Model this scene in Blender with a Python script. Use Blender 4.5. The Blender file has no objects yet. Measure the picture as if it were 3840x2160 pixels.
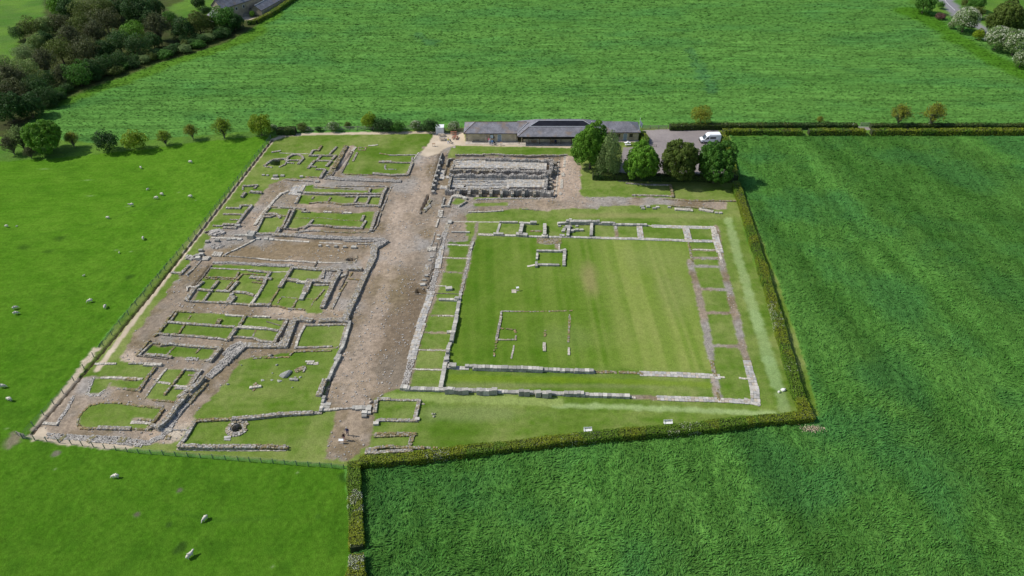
import bpy, bmesh, math, random
import numpy as np
from mathutils import Vector, Matrix

random.seed(7); RNG = np.random.default_rng(11)
SC = bpy.context.scene
COL = SC.collection

# ------------------------------------------------------------------ camera
PITCH = math.radians(38.3); FPX = 2713.0; HCAM = 95.0      # focal length in pixels of a 3840 wide picture
cam = bpy.data.cameras.new('camera'); camo = bpy.data.objects.new('camera', cam); COL.objects.link(camo)
cam.sensor_width = 36; cam.lens = 36*FPX/3840; cam.clip_start = 1; cam.clip_end = 6000
camo.location = (0, 0, HCAM); camo.rotation_euler = (math.pi/2-PITCH, 0, 0)
SC.camera = camo
# ------------------------------------------------------------------ sky and sun
SUN_EL = math.radians(47); SUN_BACK = math.radians(7)
sdir = Vector((-math.cos(SUN_EL)*math.cos(SUN_BACK), math.cos(SUN_EL)*math.sin(SUN_BACK), math.sin(SUN_EL)))
w = bpy.data.worlds.new("World"); SC.world = w; w.use_nodes = True
nt = w.node_tree; sky = nt.nodes.new('ShaderNodeTexSky'); sky.sky_type = 'NISHITA'; sky.sun_disc = False
sky.sun_elevation = SUN_EL; sky.sun_rotation = math.atan2(sdir.x, sdir.y)
nt.links.new(sky.outputs[0], nt.nodes['Background'].inputs[0]); nt.nodes['Background'].inputs[1].default_value = 0.11
sl = bpy.data.lights.new('sun', 'SUN'); sl.energy = 3.6; sl.angle = math.radians(0.6); sl.color = (1, .96, .89)
so = bpy.data.objects.new('sun', sl); COL.objects.link(so); so.rotation_euler = sdir.to_track_quat('Z', 'Y').to_euler()
SC.view_settings.view_transform = 'Standard'; SC.view_settings.look = 'None'
SC.view_settings.exposure = 0.3; SC.view_settings.gamma = 1.0
SC.render.engine = 'CYCLES'; SC.cycles.max_bounces = 4; SC.cycles.diffuse_bounces = 2

# ------------------------------------------------------------------ survey: picture marks laid on the real ground
SP, CP = math.sin(PITCH), math.cos(PITCH)
def at(x, y, z=0.0):
    dx = (x-1920)/FPX; dy = -(y-1080)/FPX
    t = (HCAM-z)/(SP-dy*CP)
    return (t*dx, t*(CP+dy*SP))
S1 = 1/3.22; S2 = 1/4.025
SHEET = dict(A=(880,440,S1), B=(640,840,S1), C=(440,1130,S1), D=(60,1300,S1), E=(640,1330,S1), F=(1600,430,S2),
  G=(2100,400,S1), H=(1440,770,S1), I=(2140,780,S1), J=(1300,1180,S1), K=(2080,1180,S1), L=(1200,1440,S1),
  M=(2400,1350,S1), N=(480,740,S2), O=(0,0,1.49068), Q=(740,0,1/8.05), T=(3380,0,1/5.6))
def full(s, x, y):
    ox, oy, k = SHEET[s]; return ox+x*k, oy+y*k
def W(s, x, y, z=0.0):
    return at(*full(s, x, y), z)
def pts(s, txt):
    n = [float(v) for v in txt.replace(',', ' ').split()]
    return [(n[i], n[i+1]) for i in range(0, len(n), 2)]
def wpts(s, txt, z=0.0):
    return [W(s, x, y, z) for x, y in pts(s, txt)]
def depth(yfull, z=0):
    return (HCAM-z)/(SP+(yfull-1080)/FPX*CP)

# ------------------------------------------------------------------ numeric noise
TAB = RNG.random((256, 256)).astype(np.float32)
def vn(X, Y, scale, seed=0):
    """smooth value noise 0..1; scale = wavelength in metres"""
    x = X/scale+seed*17.31; y = Y/scale+seed*9.77
    xi = np.floor(x).astype(np.int64); yi = np.floor(y).astype(np.int64)
    fx = (x-xi).astype(np.float32); fy = (y-yi).astype(np.float32)
    fx = fx*fx*(3-2*fx); fy = fy*fy*(3-2*fy)
    a = TAB[yi & 255, xi & 255]; b = TAB[yi & 255, (xi+1) & 255]; c = TAB[(yi+1) & 255, xi & 255]; d = TAB[(yi+1) & 255, (xi+1) & 255]
    return (a*(1-fx)+b*fx)*(1-fy)+(c*(1-fx)+d*fx)*fy
def fbm(X, Y, scale, seed=0, octv=4, gain=.55):
    s = 0; a = 1; t = 0
    for i in range(octv):
        s = s+a*vn(X, Y, scale/2**i, seed+i*3); t += a; a *= gain
    return s/t
def contrast(v, lo, hi):
    return np.clip((v-lo)/(hi-lo), 0, 1)

def inpoly(X, Y, poly):
    """boolean array, ray casting, only inside the bounding box"""
    P = np.array(poly); m = np.zeros(X.shape, bool)
    bx = (X >= P[:, 0].min()) & (X <= P[:, 0].max()) & (Y >= P[:, 1].min()) & (Y <= P[:, 1].max())
    if not bx.any(): return m
    x = X[bx]; y = Y[bx]; r = np.zeros(x.shape, bool); n = len(P)
    for i in range(n):
        x0, y0 = P[i]; x1, y1 = P[(i+1) % n]
        if y0 == y1: continue
        c = ((y0 > y) != (y1 > y)) & (x < (x1-x0)*(y-y0)/(y1-y0)+x0)
        r ^= c
    m[bx] = r; return m
def linedist(X, Y, line, rng):
    """distance to a polyline, inf further than rng"""
    D = np.full(X.shape, 1e9, np.float32)
    P = np.array(line)
    for (x0, y0), (x1, y1) in zip(P[:-1], P[1:]):
        m = (X > min(x0, x1)-rng) & (X < max(x0, x1)+rng) & (Y > min(y0, y1)-rng) & (Y < max(y0, y1)+rng)
        if not m.any(): continue
        dx, dy = x1-x0, y1-y0; L = dx*dx+dy*dy+1e-9
        x = X[m]; y = Y[m]; t = np.clip(((x-x0)*dx+(y-y0)*dy)/L, 0, 1)
        D[m] = np.minimum(D[m], np.hypot(x-x0-t*dx, y-y0-t*dy))
    return D

# ------------------------------------------------------------------ materials
def newmat(name):
    m = bpy.data.materials.new(name); m.use_nodes = True
    return m, m.node_tree.nodes, m.node_tree.links, m.node_tree.nodes['Principled BSDF']
def attr_mat(name, rough=.9, det=((6, .25),), bump=(8, .3, .05), spec=.2, tint=(1, 1, 1), transl=0, lines=()):
    """colour from the mesh's own colour layer, times fine procedural grain; bump = (scale, strength, distance)"""
    m, N, L, B = newmat(name)
    a = N.new('ShaderNodeAttribute'); a.attribute_name = 'Col'
    g = N.new('ShaderNodeNewGeometry')
    cur = a.outputs['Color']
    for sc, am in det:
        n = N.new('ShaderNodeTexNoise'); n.inputs['Scale'].default_value = sc; n.inputs['Detail'].default_value = 3
        L.new(g.outputs['Position'], n.inputs['Vector'])
        mr = N.new('ShaderNodeMapRange'); mr.inputs[1].default_value = .3; mr.inputs[2].default_value = .7
        mr.inputs[3].default_value = 1-am; mr.inputs[4].default_value = 1+am
        L.new(n.outputs['Fac'], mr.inputs[0])
        mx = N.new('ShaderNodeVectorMath'); mx.operation = 'SCALE'
        L.new(cur, mx.inputs[0]); L.new(mr.outputs[0], mx.inputs['Scale']); cur = mx.outputs[0]
    for sx, sy, rot, sc, am in lines:                           # drilled rows: noise drawn out along one direction
        mp = N.new('ShaderNodeMapping'); mp.vector_type = 'POINT'; r0 = N.new('ShaderNodeVectorRotate'); r0.rotation_type = 'Z_AXIS'; r0.inputs['Angle'].default_value = rot
        L.new(g.outputs['Position'], r0.inputs['Vector']); mp.inputs['Scale'].default_value = (sx, sy, 1); L.new(r0.outputs[0], mp.inputs['Vector'])
        n = N.new('ShaderNodeTexNoise'); n.inputs['Scale'].default_value = sc; n.inputs['Detail'].default_value = 2; L.new(mp.outputs[0], n.inputs['Vector'])
        mr = N.new('ShaderNodeMapRange'); mr.inputs[1].default_value = .36; mr.inputs[2].default_value = .62; mr.inputs[3].default_value = 1-am; mr.inputs[4].default_value = 1+am*.7
        L.new(n.outputs['Fac'], mr.inputs[0]); mx = N.new('ShaderNodeVectorMath'); mx.operation = 'SCALE'; L.new(cur, mx.inputs[0]); L.new(mr.outputs[0], mx.inputs['Scale']); cur = mx.outputs[0]
    if tint != (1, 1, 1):
        mx = N.new('ShaderNodeVectorMath'); mx.operation = 'MULTIPLY'; mx.inputs[1].default_value = tint
        L.new(cur, mx.inputs[0]); cur = mx.outputs[0]
    L.new(cur, B.inputs['Base Color'])
    B.inputs['Roughness'].default_value = rough; B.inputs['Specular IOR Level'].default_value = spec
    if bump:
        n = N.new('ShaderNodeTexNoise'); n.inputs['Scale'].default_value = bump[0]; n.inputs['Detail'].default_value = 4
        L.new(g.outputs['Position'], n.inputs['Vector'])
        b = N.new('ShaderNodeBump'); b.inputs['Strength'].default_value = bump[1]; b.inputs['Distance'].default_value = bump[2]
        L.new(n.outputs['Fac'], b.inputs['Height']); L.new(b.outputs[0], B.inputs['Normal'])
    if transl:
        t = N.new('ShaderNodeBsdfTranslucent'); L.new(cur, t.inputs['Color'])
        mix = N.new('ShaderNodeMixShader'); mix.inputs[0].default_value = transl
        L.new(B.outputs[0], mix.inputs[1]); L.new(t.outputs[0], mix.inputs[2])
        L.new(mix.outputs[0], N['Material Output'].inputs['Surface'])
    return m
def plain(name, col, rough=.7, var=.15, scale=4.0, bump=0, metal=0, spec=.4, col2=None, stretch=None):
    m, N, L, B = newmat(name)
    g = N.new('ShaderNodeTexCoord'); src = g.outputs['Object']
    if stretch:
        mp = N.new('ShaderNodeMapping'); mp.inputs['Scale'].default_value = stretch; L.new(src, mp.inputs[0]); src = mp.outputs[0]
    n = N.new('ShaderNodeTexNoise'); n.inputs['Scale'].default_value = scale; n.inputs['Detail'].default_value = 5
    L.new(src, n.inputs['Vector'])
    r = N.new('ShaderNodeMix'); r.data_type = 'RGBA'
    c2 = col2 or tuple(min(1, c*(1+var*2)) for c in col); c1 = tuple(c*(1-var) for c in col)
    r.inputs[6].default_value = (*c1, 1); r.inputs[7].default_value = (*c2, 1)
    mr = N.new('ShaderNodeMapRange'); mr.inputs[1].default_value = .3; mr.inputs[2].default_value = .7
    L.new(n.outputs['Fac'], mr.inputs[0]); L.new(mr.outputs[0], r.inputs[0]); L.new(r.outputs[2], B.inputs['Base Color'])
    B.inputs['Roughness'].default_value = rough; B.inputs['Metallic'].default_value = metal; B.inputs['Specular IOR Level'].default_value = spec
    if bump:
        b = N.new('ShaderNodeBump'); b.inputs['Strength'].default_value = .5; b.inputs['Distance'].default_value = bump
        L.new(n.outputs['Fac'], b.inputs['Height']); L.new(b.outputs[0], B.inputs['Normal'])
    return m
def brick_mat(name, c1, c2, mortar, w=.5, h=.22, rough=.85, rot=(0, 0, 0), ms=.02, bump=.01, stain=None):
    m, N, L, B = newmat(name)
    g = N.new('ShaderNodeTexCoord'); mp = N.new('ShaderNodeMapping'); mp.inputs['Rotation'].default_value = rot
    L.new(g.outputs['Object'], mp.inputs[0])
    b = N.new('ShaderNodeTexBrick'); b.inputs['Color1'].default_value = (*c1, 1); b.inputs['Color2'].default_value = (*c2, 1)
    b.inputs['Mortar'].default_value = (*mortar, 1); b.inputs['Scale'].default_value = 1; b.inputs['Mortar Size'].default_value = ms
    b.inputs['Brick Width'].default_value = w; b.inputs['Row Height'].default_value = h
    L.new(mp.outputs[0], b.inputs['Vector'])
    n = N.new('ShaderNodeTexNoise'); n.inputs['Scale'].default_value = .6; n.inputs['Detail'].default_value = 6; L.new(g.outputs['Object'], n.inputs['Vector'])
    mr = N.new('ShaderNodeMapRange'); mr.inputs[1].default_value = .35; mr.inputs[2].default_value = .65; mr.inputs[3].default_value = .75; mr.inputs[4].default_value = 1.2
    L.new(n.outputs['Fac'], mr.inputs[0])
    v = N.new('ShaderNodeVectorMath'); v.operation = 'SCALE'; L.new(b.outputs['Color'], v.inputs[0]); L.new(mr.outputs[0], v.inputs['Scale'])
    cur = v.outputs[0]
    if stain:
        n2 = N.new('ShaderNodeTexNoise'); n2.inputs['Scale'].default_value = .35; n2.inputs['Detail'].default_value = 7; L.new(g.outputs['Object'], n2.inputs['Vector'])
        m2 = N.new('ShaderNodeMapRange'); m2.inputs[1].default_value = .55; m2.inputs[2].default_value = .68; m2.inputs[4].default_value = .6
        L.new(n2.outputs['Fac'], m2.inputs[0])
        mx = N.new('ShaderNodeMix'); mx.data_type = 'RGBA'; L.new(m2.outputs[0], mx.inputs[0]); L.new(cur, mx.inputs[6]); mx.inputs[7].default_value = (*stain, 1)
        cur = mx.outputs[2]
    L.new(cur, B.inputs['Base Color']); B.inputs['Roughness'].default_value = rough
    bp = N.new('ShaderNodeBump'); bp.inputs['Strength'].default_value = .6; bp.inputs['Distance'].default_value = bump; bp.invert = True
    L.new(b.outputs['Fac'], bp.inputs['Height']); L.new(bp.outputs[0], B.inputs['Normal'])
    return m

# ------------------------------------------------------------------ object helpers
def tag(o, label=None, cat=None, group=None, kind=None):
    if label: o['label'] = label
    if cat: o['category'] = cat
    if group: o['group'] = group
    if kind: o['kind'] = kind
    return o
def thing(name, label, cat, loc=(0, 0, 0), rz=0, group=None):
    o = bpy.data.objects.new(name, None); COL.objects.link(o); o.empty_display_size = .3
    o.location = loc; o.rotation_euler = (0, 0, rz)
    return tag(o, label, cat, group)
def mk(name, V, Fc, mat, parent=None, cols=None, smooth=False, mats=None, mi=None):
    me = bpy.data.meshes.new(name); V = np.asarray(V, np.float32)
    if isinstance(Fc, np.ndarray):
        nf, k = Fc.shape
        me.vertices.add(len(V)); me.vertices.foreach_set('co', V.ravel())
        me.loops.add(nf*k); me.loops.foreach_set('vertex_index', Fc.astype(np.int32).ravel())
        me.polygons.add(nf); me.polygons.foreach_set('loop_start', np.arange(nf, dtype=np.int32)*k)
        me.update(calc_edges=True)
    else:
        me.from_pydata(V.tolist(), [], Fc); me.update()
    if cols is not None:
        ca = me.color_attributes.new('Col', 'FLOAT_COLOR', 'POINT')
        c4 = np.ones((len(V), 4), np.float32); c4[:, :3] = cols; ca.data.foreach_set('color', c4.ravel())
    for m_ in (mats or [mat]): me.materials.append(m_)
    if mi is not None: me.polygons.foreach_set('material_index', np.asarray(mi, np.int32))
    me.polygons.foreach_set('use_smooth', np.full(len(me.polygons), bool(smooth)))
    o = bpy.data.objects.new(name, me); COL.objects.link(o)
    if parent: o.parent = parent
    return o
def copy_tree(o, parent=None):
    c = o.copy(); COL.objects.link(c); c.parent = parent
    for ch in list(o.children): copy_tree(ch, c)
    return c

class MB:
    """collects boxes, prisms, tubes; builds one mesh"""
    def __init__(s): s.v = []; s.f = []; s.c = []
    def add(s, V, Fs, col=None):
        b = len(s.v); s.v += [tuple(p) for p in V]; s.f += [tuple(i+b for i in f) for f in Fs]
        s.c += [col or (1, 1, 1)]*len(V); return s
    def box(s, c, d, rz=0, col=None, taper=1.0, rx=0):
        x, y, z = d[0]/2, d[1]/2, d[2]/2
        V = [(sx*x*(taper if sz > 0 else 1), sy*y*(taper if sz > 0 else 1), sz*z) for sz in (-1, 1) for sy in (-1, 1) for sx in (-1, 1)]
        R = Matrix.Rotation(rz, 3, 'Z') @ Matrix.Rotation(rx, 3, 'X')
        V = [R @ Vector(p)+Vector(c) for p in V]
        return s.add(V, [(0, 2, 3, 1), (4, 5, 7, 6), (0, 1, 5, 4), (1, 3, 7, 5), (3, 2, 6, 7), (2, 0, 4, 6)], col)
    def tube(s, path, rad, n=6, col=None, caps=True):
        P = [Vector(p) for p in path]; k = len(P); R = rad if isinstance(rad, (list, tuple)) else [rad]*k
        V = []; F = []
        for i, p in enumerate(P):
            t = (P[min(i+1, k-1)]-P[max(i-1, 0)]).normalized()
            u = t.orthogonal().normalized() if abs(t.z) < .99 else Vector((1, 0, 0)); v = t.cross(u)
            for j in range(n):
                a = 2*math.pi*j/n; V.append(p+(u*math.cos(a)+v*math.sin(a))*R[i])
        for i in range(k-1):
            for j in range(n):
                F.append((i*n+j, i*n+(j+1) % n, (i+1)*n+(j+1) % n, (i+1)*n+j))
        if caps: F += [tuple(range(n-1, -1, -1)), tuple((k-1)*n+j for j in range(n))]
        return s.add(V, F, col)
    def prism(s, poly, axis, a, b, col=None):
        """polygon of 2-D points extruded along axis ('x','y','z') from a to b"""
        n = len(poly)
        def P(q, t): return {'x': (t, q[0], q[1]), 'y': (q[0], t, q[1]), 'z': (q[0], q[1], t)}[axis]
        V = [P(q, a) for q in poly]+[P(q, b) for q in poly]
        F = [tuple(range(n-1, -1, -1)), tuple(range(n, 2*n))]+[(i, (i+1) % n, n+(i+1) % n, n+i) for i in range(n)]
        return s.add(V, F, col)
    def build(s, name, mat, parent=None, smooth=False, usecol=False, bevel=0):
        o = mk(name, s.v, s.f, mat, parent, cols=np.array(s.c) if usecol else None, smooth=smooth)
        bm = bmesh.new(); bm.from_mesh(o.data); bmesh.ops.recalc_face_normals(bm, faces=bm.faces)
        if bevel: bmesh.ops.bevel(bm, geom=bm.edges[:], offset=bevel, segments=2, affect='EDGES', clamp_overlap=True)
        bm.to_mesh(o.data); bm.free(); return o
def part(name, mat, parent, fn, **k):
    b = MB(); fn(b); return b.build(name, mat, parent, **k)
# ================================================================== THE GROUND (one continuous sheet, split by what covers it)
def spaced(lo, hi, cuts):
    out = [lo]
    while out[-1] < hi:
        x = out[-1]; st = cuts(x); out.append(x+st)
    return np.array(out, np.float32)
XS = spaced(-232, 232, lambda x: .27 if -84 < x < 80 else .27+min(1.1, (abs(x+2)-82)*.03+.05))
YS = spaced(26, 342, lambda y: .24 if y < 120 else (.27 if y < 196 else .45+(y-196)*.003))
X, Y = np.meshgrid(XS, YS)
NX, NY = len(XS), len(YS)
jx = (vn(X, Y, 1.1, 1)-.5)*.7+(vn(X, Y, .45, 2)-.5)*.45
jy = (vn(X, Y, 1.1, 3)-.5)*.7+(vn(X, Y, .45, 4)-.5)*.45
XJ, YJ = X+jx, Y+jy
PAST, FAR, CROP, LAWN, GRAV, SAND, TARM, WOOD, ROUGH, ROAD, FLAG = range(11)
CL = np.full(X.shape, FAR, np.int8)
def put(cls, s, txt, jitter=1.0):
    CL[inpoly(X+jx*jitter, Y+jy*jitter, wpts(s, txt))] = cls
def strip(cls, s, txt, wd, jitter=1.0):
    CL[linedist(X+jx*jitter, Y+jy*jitter, wpts(s, txt), wd+2) < wd/2] = cls
# fields
put(WOOD, 'O', '-300 470, 0 400, 120 330, 190 255, 330 192, 480 142, 600 95, 700 30, 745 -60, -300 -60')
put(FAR, 'O', '135 262, 250 215, 330 188, 400 160, 560 112, 640 72, 745 -40, 2290 -40, 2300 25, 2380 75, 2500 145, 2700 230, 2700 325, 100 342, 50 330', .6)
put(ROUGH, 'O', '-300 -100, 110 -100, 112 40, 60 80, 30 160, -10 215, -300 300')
put(ROUGH, 'O', '420 20, 540 -30, 560 40, 470 60')
put(ROUGH, 'O', '2270 -60, 2900 -60, 2900 300, 2600 170, 2500 110, 2400 50, 2290 8')
put(PAST, 'O', '-600 470, 0 403, 130 396, 380 372, 500 355, 640 343, 700 342, 300 800, 65 1103, 350 1137, 868 1176, 900 1500, -600 1500', .5)
put(ROUGH, 'O', '-200 360, 60 340, 240 362, 400 350, 640 330, 690 322, 690 344, 640 346, 500 357, 380 374, 130 400, 0 407, -200 430')
put(CROP, 'O', '1815 345, 2800 332, 2800 1600, 905 1600, 900 1165, 1200 1130, 1500 1100, 2040 1062, 2010 900, 1880 540', .5)
put(ROUGH, 'O', '1815 330, 2800 325, 2800 340, 1850 344')
# the site
put(LAWN, 'O', '690 343, 1160 322, 1830 322, 1835 340, 1860 455, 1900 560, 1968 740, 2020 900, 2062 1046, 1500 1096, 1180 1132, 905 1172, 865 1172, 350 1133, 65 1101, 330 770, 500 570', .4)
put(GRAV, 'A', '850 720, 1030 728, 1100 690, 1340 350, 1460 345, 1440 420, 1300 665, 1340 700, 2090 700, 2140 560, 2220 430, 2290 390, 2500 400, 2440 560, 2390 760, 2370 900, 2330 930, 2240 1150, 2800 1150, 2800 1500, 0 1500, 0 1330, 130 1170, 270 1010, 420 810, 600 745, 850 740')
put(GRAV, 'B', '830 -30, 620 60, 400 100, 480 170, 420 240, 390 320, 250 430, 210 500, 120 620, 0 760, -300 1200, 0 1500, 2576 1500, 2650 1100, 2700 0')
put(GRAV, 'C', '490 0, 400 120, 350 250, 210 370, 140 500, 40 660, 40 720, 140 745, 520 760, 460 800, 330 960, 250 1070, 0 1050, -300 1000, -300 1300, 600 1600, 900 1500, 920 1390, 1180 1110, 1330 960, 1500 740, 1600 690, 2080 660, 2100 600, 2620 590, 2700 0')
put(GRAV, 'D', '770 370, 640 560, 340 900, 130 1070, 130 1100, 560 1160, 1350 1250, 1500 1190, 1700 1170, 1960 1160, 2060 1010, 2150 880, 2150 820, 2250 690, 2576 380, 2700 0, 1330 0, 1260 130, 1290 190, 1750 200, 1690 240, 1500 500, 1480 380, 1250 350, 980 355')
put(GRAV, 'O', '1085 340, 1150 345, 1120 400, 1130 500, 1120 560, 1130 640, 1100 740, 1060 850, 1020 975, 945 1000, 945 1060, 925 1120, 880 1160, 815 1155, 838 1060, 810 1028, 850 870, 880 800, 905 740, 940 640, 985 530, 1020 440, 1060 380')
put(GRAV, 'F', '-120 700, 215 580, 400 640, 440 600, 2110 610, 2250 640, 2330 800, 2330 1250, 2800 1250, 2576 1420, 1400 1400, 1130 1449, 0 1500, -300 1449')
put(GRAV, 'G', '0 1100, 420 1090, 870 1090, 1250 1100, 2010 1150, 2010 1240, 1850 1240, 1300 1185, 980 1190, 0 1215')
put(GRAV, 'H', '0 0, 960 90, 740 125, 760 200, 700 400, 600 900, 430 1449, 0 1500, -200 700')
put(GRAV, 'H', '740 125, 1020 70, 1450 50, 1660 40, 1960 60, 2576 10, 2576 -60, 700 -60')
# grass inside the ruins
for s, t in (('A', '1475 400, 1540 420, 2200 425, 2120 550, 2080 665, 1680 655, 1330 680, 1310 660, 1400 500'),
  ('A', '850 830, 950 815, 970 860, 1180 865, 1600 885, 1800 850, 1770 920, 840 900'),
  ('A', '800 940, 1200 940, 1330 960, 1440 960, 1440 1030, 1300 1040, 1100 1010, 960 1030, 880 1050, 770 1040'),
  ('A', '1500 960, 1620 965, 1590 1030, 1470 1020'), ('A', '1640 960, 1760 970, 1730 1060, 1610 1040'),
  ('A', '430 1095, 660 1105, 630 1180, 560 1180, 500 1150, 390 1140'), ('A', '350 1210, 530 1200, 610 1200, 580 1280, 500 1390, 270 1390'),
  ('A', '720 1110, 830 1130, 1000 1150, 1400 1165, 1660 1140, 1690 1140, 1640 1345, 1570 1340, 1500 1320, 900 1290, 850 1310, 740 1340, 640 1330, 700 1210'),
  ('B', '510 490, 1440 515, 1840 560, 1790 660, 1640 690, 1600 800, 1700 720, 1930 735, 1820 970, 1840 1000, 1830 1080, 1650 1080, 1620 1040, 1430 1015, 1190 975, 940 960, 600 940, 280 920, 350 790, 300 770, 420 640'),
  ('C', '720 130, 1240 150, 1490 190, 1640 190, 1920 220, 2020 230, 1890 480, 1730 460, 1460 420, 1330 450, 1000 410, 510 380, 600 260'),
  ('O', '768 820, 870 818, 855 873, 745 872'), ('C', '400 530, 520 545, 700 545, 1180 580, 1090 700, 640 665, 330 650'),
  ('C', '600 810, 950 840, 740 1140, 690 1210, 430 1180, 360 1160, 480 960'),
  ('D', '970 220, 1640 240, 1520 390, 1450 370, 820 355, 770 340, 850 230'), ('D', '1150 400, 1500 410, 1480 510, 1130 480'),
  ('D', '960 375, 1170 380, 1080 500, 1040 550, 850 580'),
  ('D', '900 700, 1050 675, 1500 715, 1760 750, 1600 960, 1580 1000, 850 985, 760 940, 780 820'),
  ('O', '606 905, 745 884, 857 875, 825 950, 800 1028, 492 1060, 560 975'),
  ('E', '290 800, 1830 690, 1990 680, 1960 900, 1870 1010, 1830 1290, 0 1190, 100 1060'),
  ('F', '360 1340, 450 1260, 560 1280, 600 1310, 480 1360'), ('F', '700 1230, 1700 1240, 1700 1272, 720 1285'),
  ('F', '690 1340, 1240 1320, 1230 1375, 720 1385'), ('F', '-20 270, 110 290, 60 430, 0 480, -90 480')):
    put(LAWN, s, t, .5)
put(SAND, 'F', '110 285, 560 255, 590 400, 1380 400, 1450 450, 2200 455, 2230 505, 440 465, 400 470, 250 520, 190 580, 0 640, -90 600, -60 540, 0 480, 100 320', .4)
put(SAND, 'D', '130 1070, 340 900, 640 560, 760 380, 830 250, 1030 0, 950 0, 110 1100, 560 1180, 1350 1250, 1460 1200, 1000 1130, 560 1100, 380 1030, 340 960')
strip(SAND, 'O', '688 350, 600 462, 490 603, 370 762, 245 930', 1.1, .2)
strip(SAND, 'A', '470 270, 600 222, 900 202, 1700 192, 2440 180', 1.5, .3)
# car park and roads
put(TARM, 'G', '720 690, 770 490, 1000 490, 1040 300, 980 285, 1330 268, 1905 275, 1990 440, 2090 900, 700 900', .25)
put(TARM, 'O', '1800 318, 2700 322, 2700 330, 1800 326', .1)
put(ROAD, 'T', '700 -100, 1000 -60, 1170 90, 1280 230, 1600 450, 1790 600, 1850 700, 1800 850, 1720 830, 1740 750, 1600 620, 1100 370, 980 250, 880 110, 780 -10', .2)
put(SAND, 'Q', '1280 440, 1540 300, 1700 200, 2000 60, 1500 250, 1600 540, 1850 520, 1500 640, 1280 520', .3)
# flagged and gravelled courtyard foundations
for wd, cl, s, t in ((1.5, GRAV, 'I', '1440 640, 1465 750, 1520 930, 1560 1100, 1625 1449'), (1.5, GRAV, 'K', '1800 0, 1855 330, 1890 520'),
  (1.5, GRAV, 'I', '1810 600, 1860 800, 1920 1020, 1975 1240, 2020 1449'), (1.5, GRAV, 'K', '2190 0, 2265 380, 2330 570'),
  (.9, GRAV, 'I', '1480 605, 1800 608'), (.9, GRAV, 'I', '1500 702, 1810 708'), (.9, GRAV, 'I', '1560 978, 1885 985'), (.9, GRAV, 'I', '1610 1262, 1955 1270'),
  (.9, GRAV, 'K', '1890 375, 2250 382'), (.9, GRAV, 'I', '1480 505, 1770 508'), (.8, GRAV, 'I', '548 215, 548 350'),
  (.7, GRAV, 'H', '1128 200, 1100 375'), (1.9, GRAV, 'H', '790 170, 745 380, 690 620, 600 920, 560 1100, 490 1240, 430 1449'),
  (1.9, GRAV, 'J', '940 0, 890 160, 835 330, 780 540, 730 740, 700 880'), (1.0, GRAV, 'H', '1095 380, 1050 520, 1000 750, 965 900, 940 1060'),
  (.5, GRAV, 'H', '740 470, 1050 485'), (.5, GRAV, 'H', '690 630, 1030 640'), (.5, GRAV, 'H', '650 795, 960 815'),
  (.45, GRAV, 'H', '530 1325, 830 1335'), (.5, GRAV, 'J', '920 212, 1240 222'), (.5, GRAV, 'J', '870 422, 1200 430'), (.4, GRAV, 'J', '800 655, 1140 665'),
  (.8, GRAV, 'J', '1240 640, 1440 648'), (1.0, GRAV, 'K', '860 985, 1240 1005'), (1.4, GRAV, 'K', '1930 790, 1950 900, 1985 1000'),
  (.4, GRAV, 'H', '830 182, 1400 190'), (1.2, GRAV, 'I', '1760 215, 1800 500, 1820 600'), (.9, GRAV, 'H', '1150 350, 1700 365'),
  (.35, ROUGH, 'I', '2060 110, 2130 380, 2200 600, 2300 850'), (.5, SAND, 'I', '2330 920, 2400 1150, 2460 1400'), (.4, SAND, 'M', '1770 60, 1830 260, 1890 480')):
    strip(cl, s, t, wd, .35)
put(GRAV, 'H', '780 370, 860 370, 930 385, 1020 370, 1010 430, 960 445, 900 425, 790 420', .4)
put(GRAV, 'H', '1870 400, 2110 400, 2120 540, 2070 520, 2060 470, 1880 465', .4)
put(GRAV, 'D', '1400 870, 1440 850, 1620 870, 1600 930, 1400 915', .3)

# ---------------- relief
Z = (fbm(X, Y, 22, 5, 3)-.5)*.10
isl = (CL == LAWN) | (CL == GRAV)
Z += isl*(fbm(X, Y, 2.2, 8, 3)-.5)*.10
Z += (CL == GRAV)*(fbm(X, Y, .7, 9, 2)-.5)*.05
tuft = fbm(X+1.3*vn(X, Y, 3, 21), Y+1.3*vn(X, Y, 3, 22), 1.25, 23, 3, .6)
tuft2 = 1-np.abs(2*vn(X+tuft*2, Y, 1.0, 31)-1)
swirl = contrast(fbm(X, Y, 26, 41, 3), .35, .65)
crop_h = .18+.42*(tuft-.3)+.16*tuft2*(.4+.6*swirl)
cropm = (CL == CROP)
dedge = cropm.astype(np.float32)
for _ in range(3):
    dedge[1:-1, 1:-1] = (dedge[1:-1, 1:-1]*2+dedge[:-2, 1:-1]+dedge[2:, 1:-1]+dedge[1:-1, :-2]+dedge[1:-1, 2:])/6
Z += crop_h*np.clip(dedge*2-1, 0, 1)*(.5+.9*contrast(145-Y, 0, 60))
YW = Y+vn(X, Y, 60, 6)*9-.05*X
Z += (CL == FAR)*((fbm(X*.45, YW, 1.7, 51, 3)-.4)*.42+.22*vn(X*.06, YW, 1.3, 52))
Z += (CL == PAST)*(fbm(X, Y, 1.3, 55, 3)-.4)*.24
Z += (CL == ROUGH)*(fbm(X, Y, 1.3, 57, 3)-.3)*.45
Z += (CL == WOOD)*(fbm(X, Y, 3, 59, 3)-.3)*.7
def smooth(a, n):
    a = a.astype(np.float32)
    for _ in range(n):
        a[1:-1] = (a[:-2]+2*a[1:-1]+a[2:])/4; a[:, 1:-1] = (a[:, :-2]+2*a[:, 1:-1]+a[:, 2:])/4
    return a
GZ = -.8                                                        # floor level round the granaries
gran = inpoly(X, Y, wpts('F', '200 590, 420 615, 2110 622, 2060 800, 1990 1000, 1960 1250, 700 1225, 300 1220, 80 1200'))
Z += smooth(gran, 3)*GZ
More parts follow.
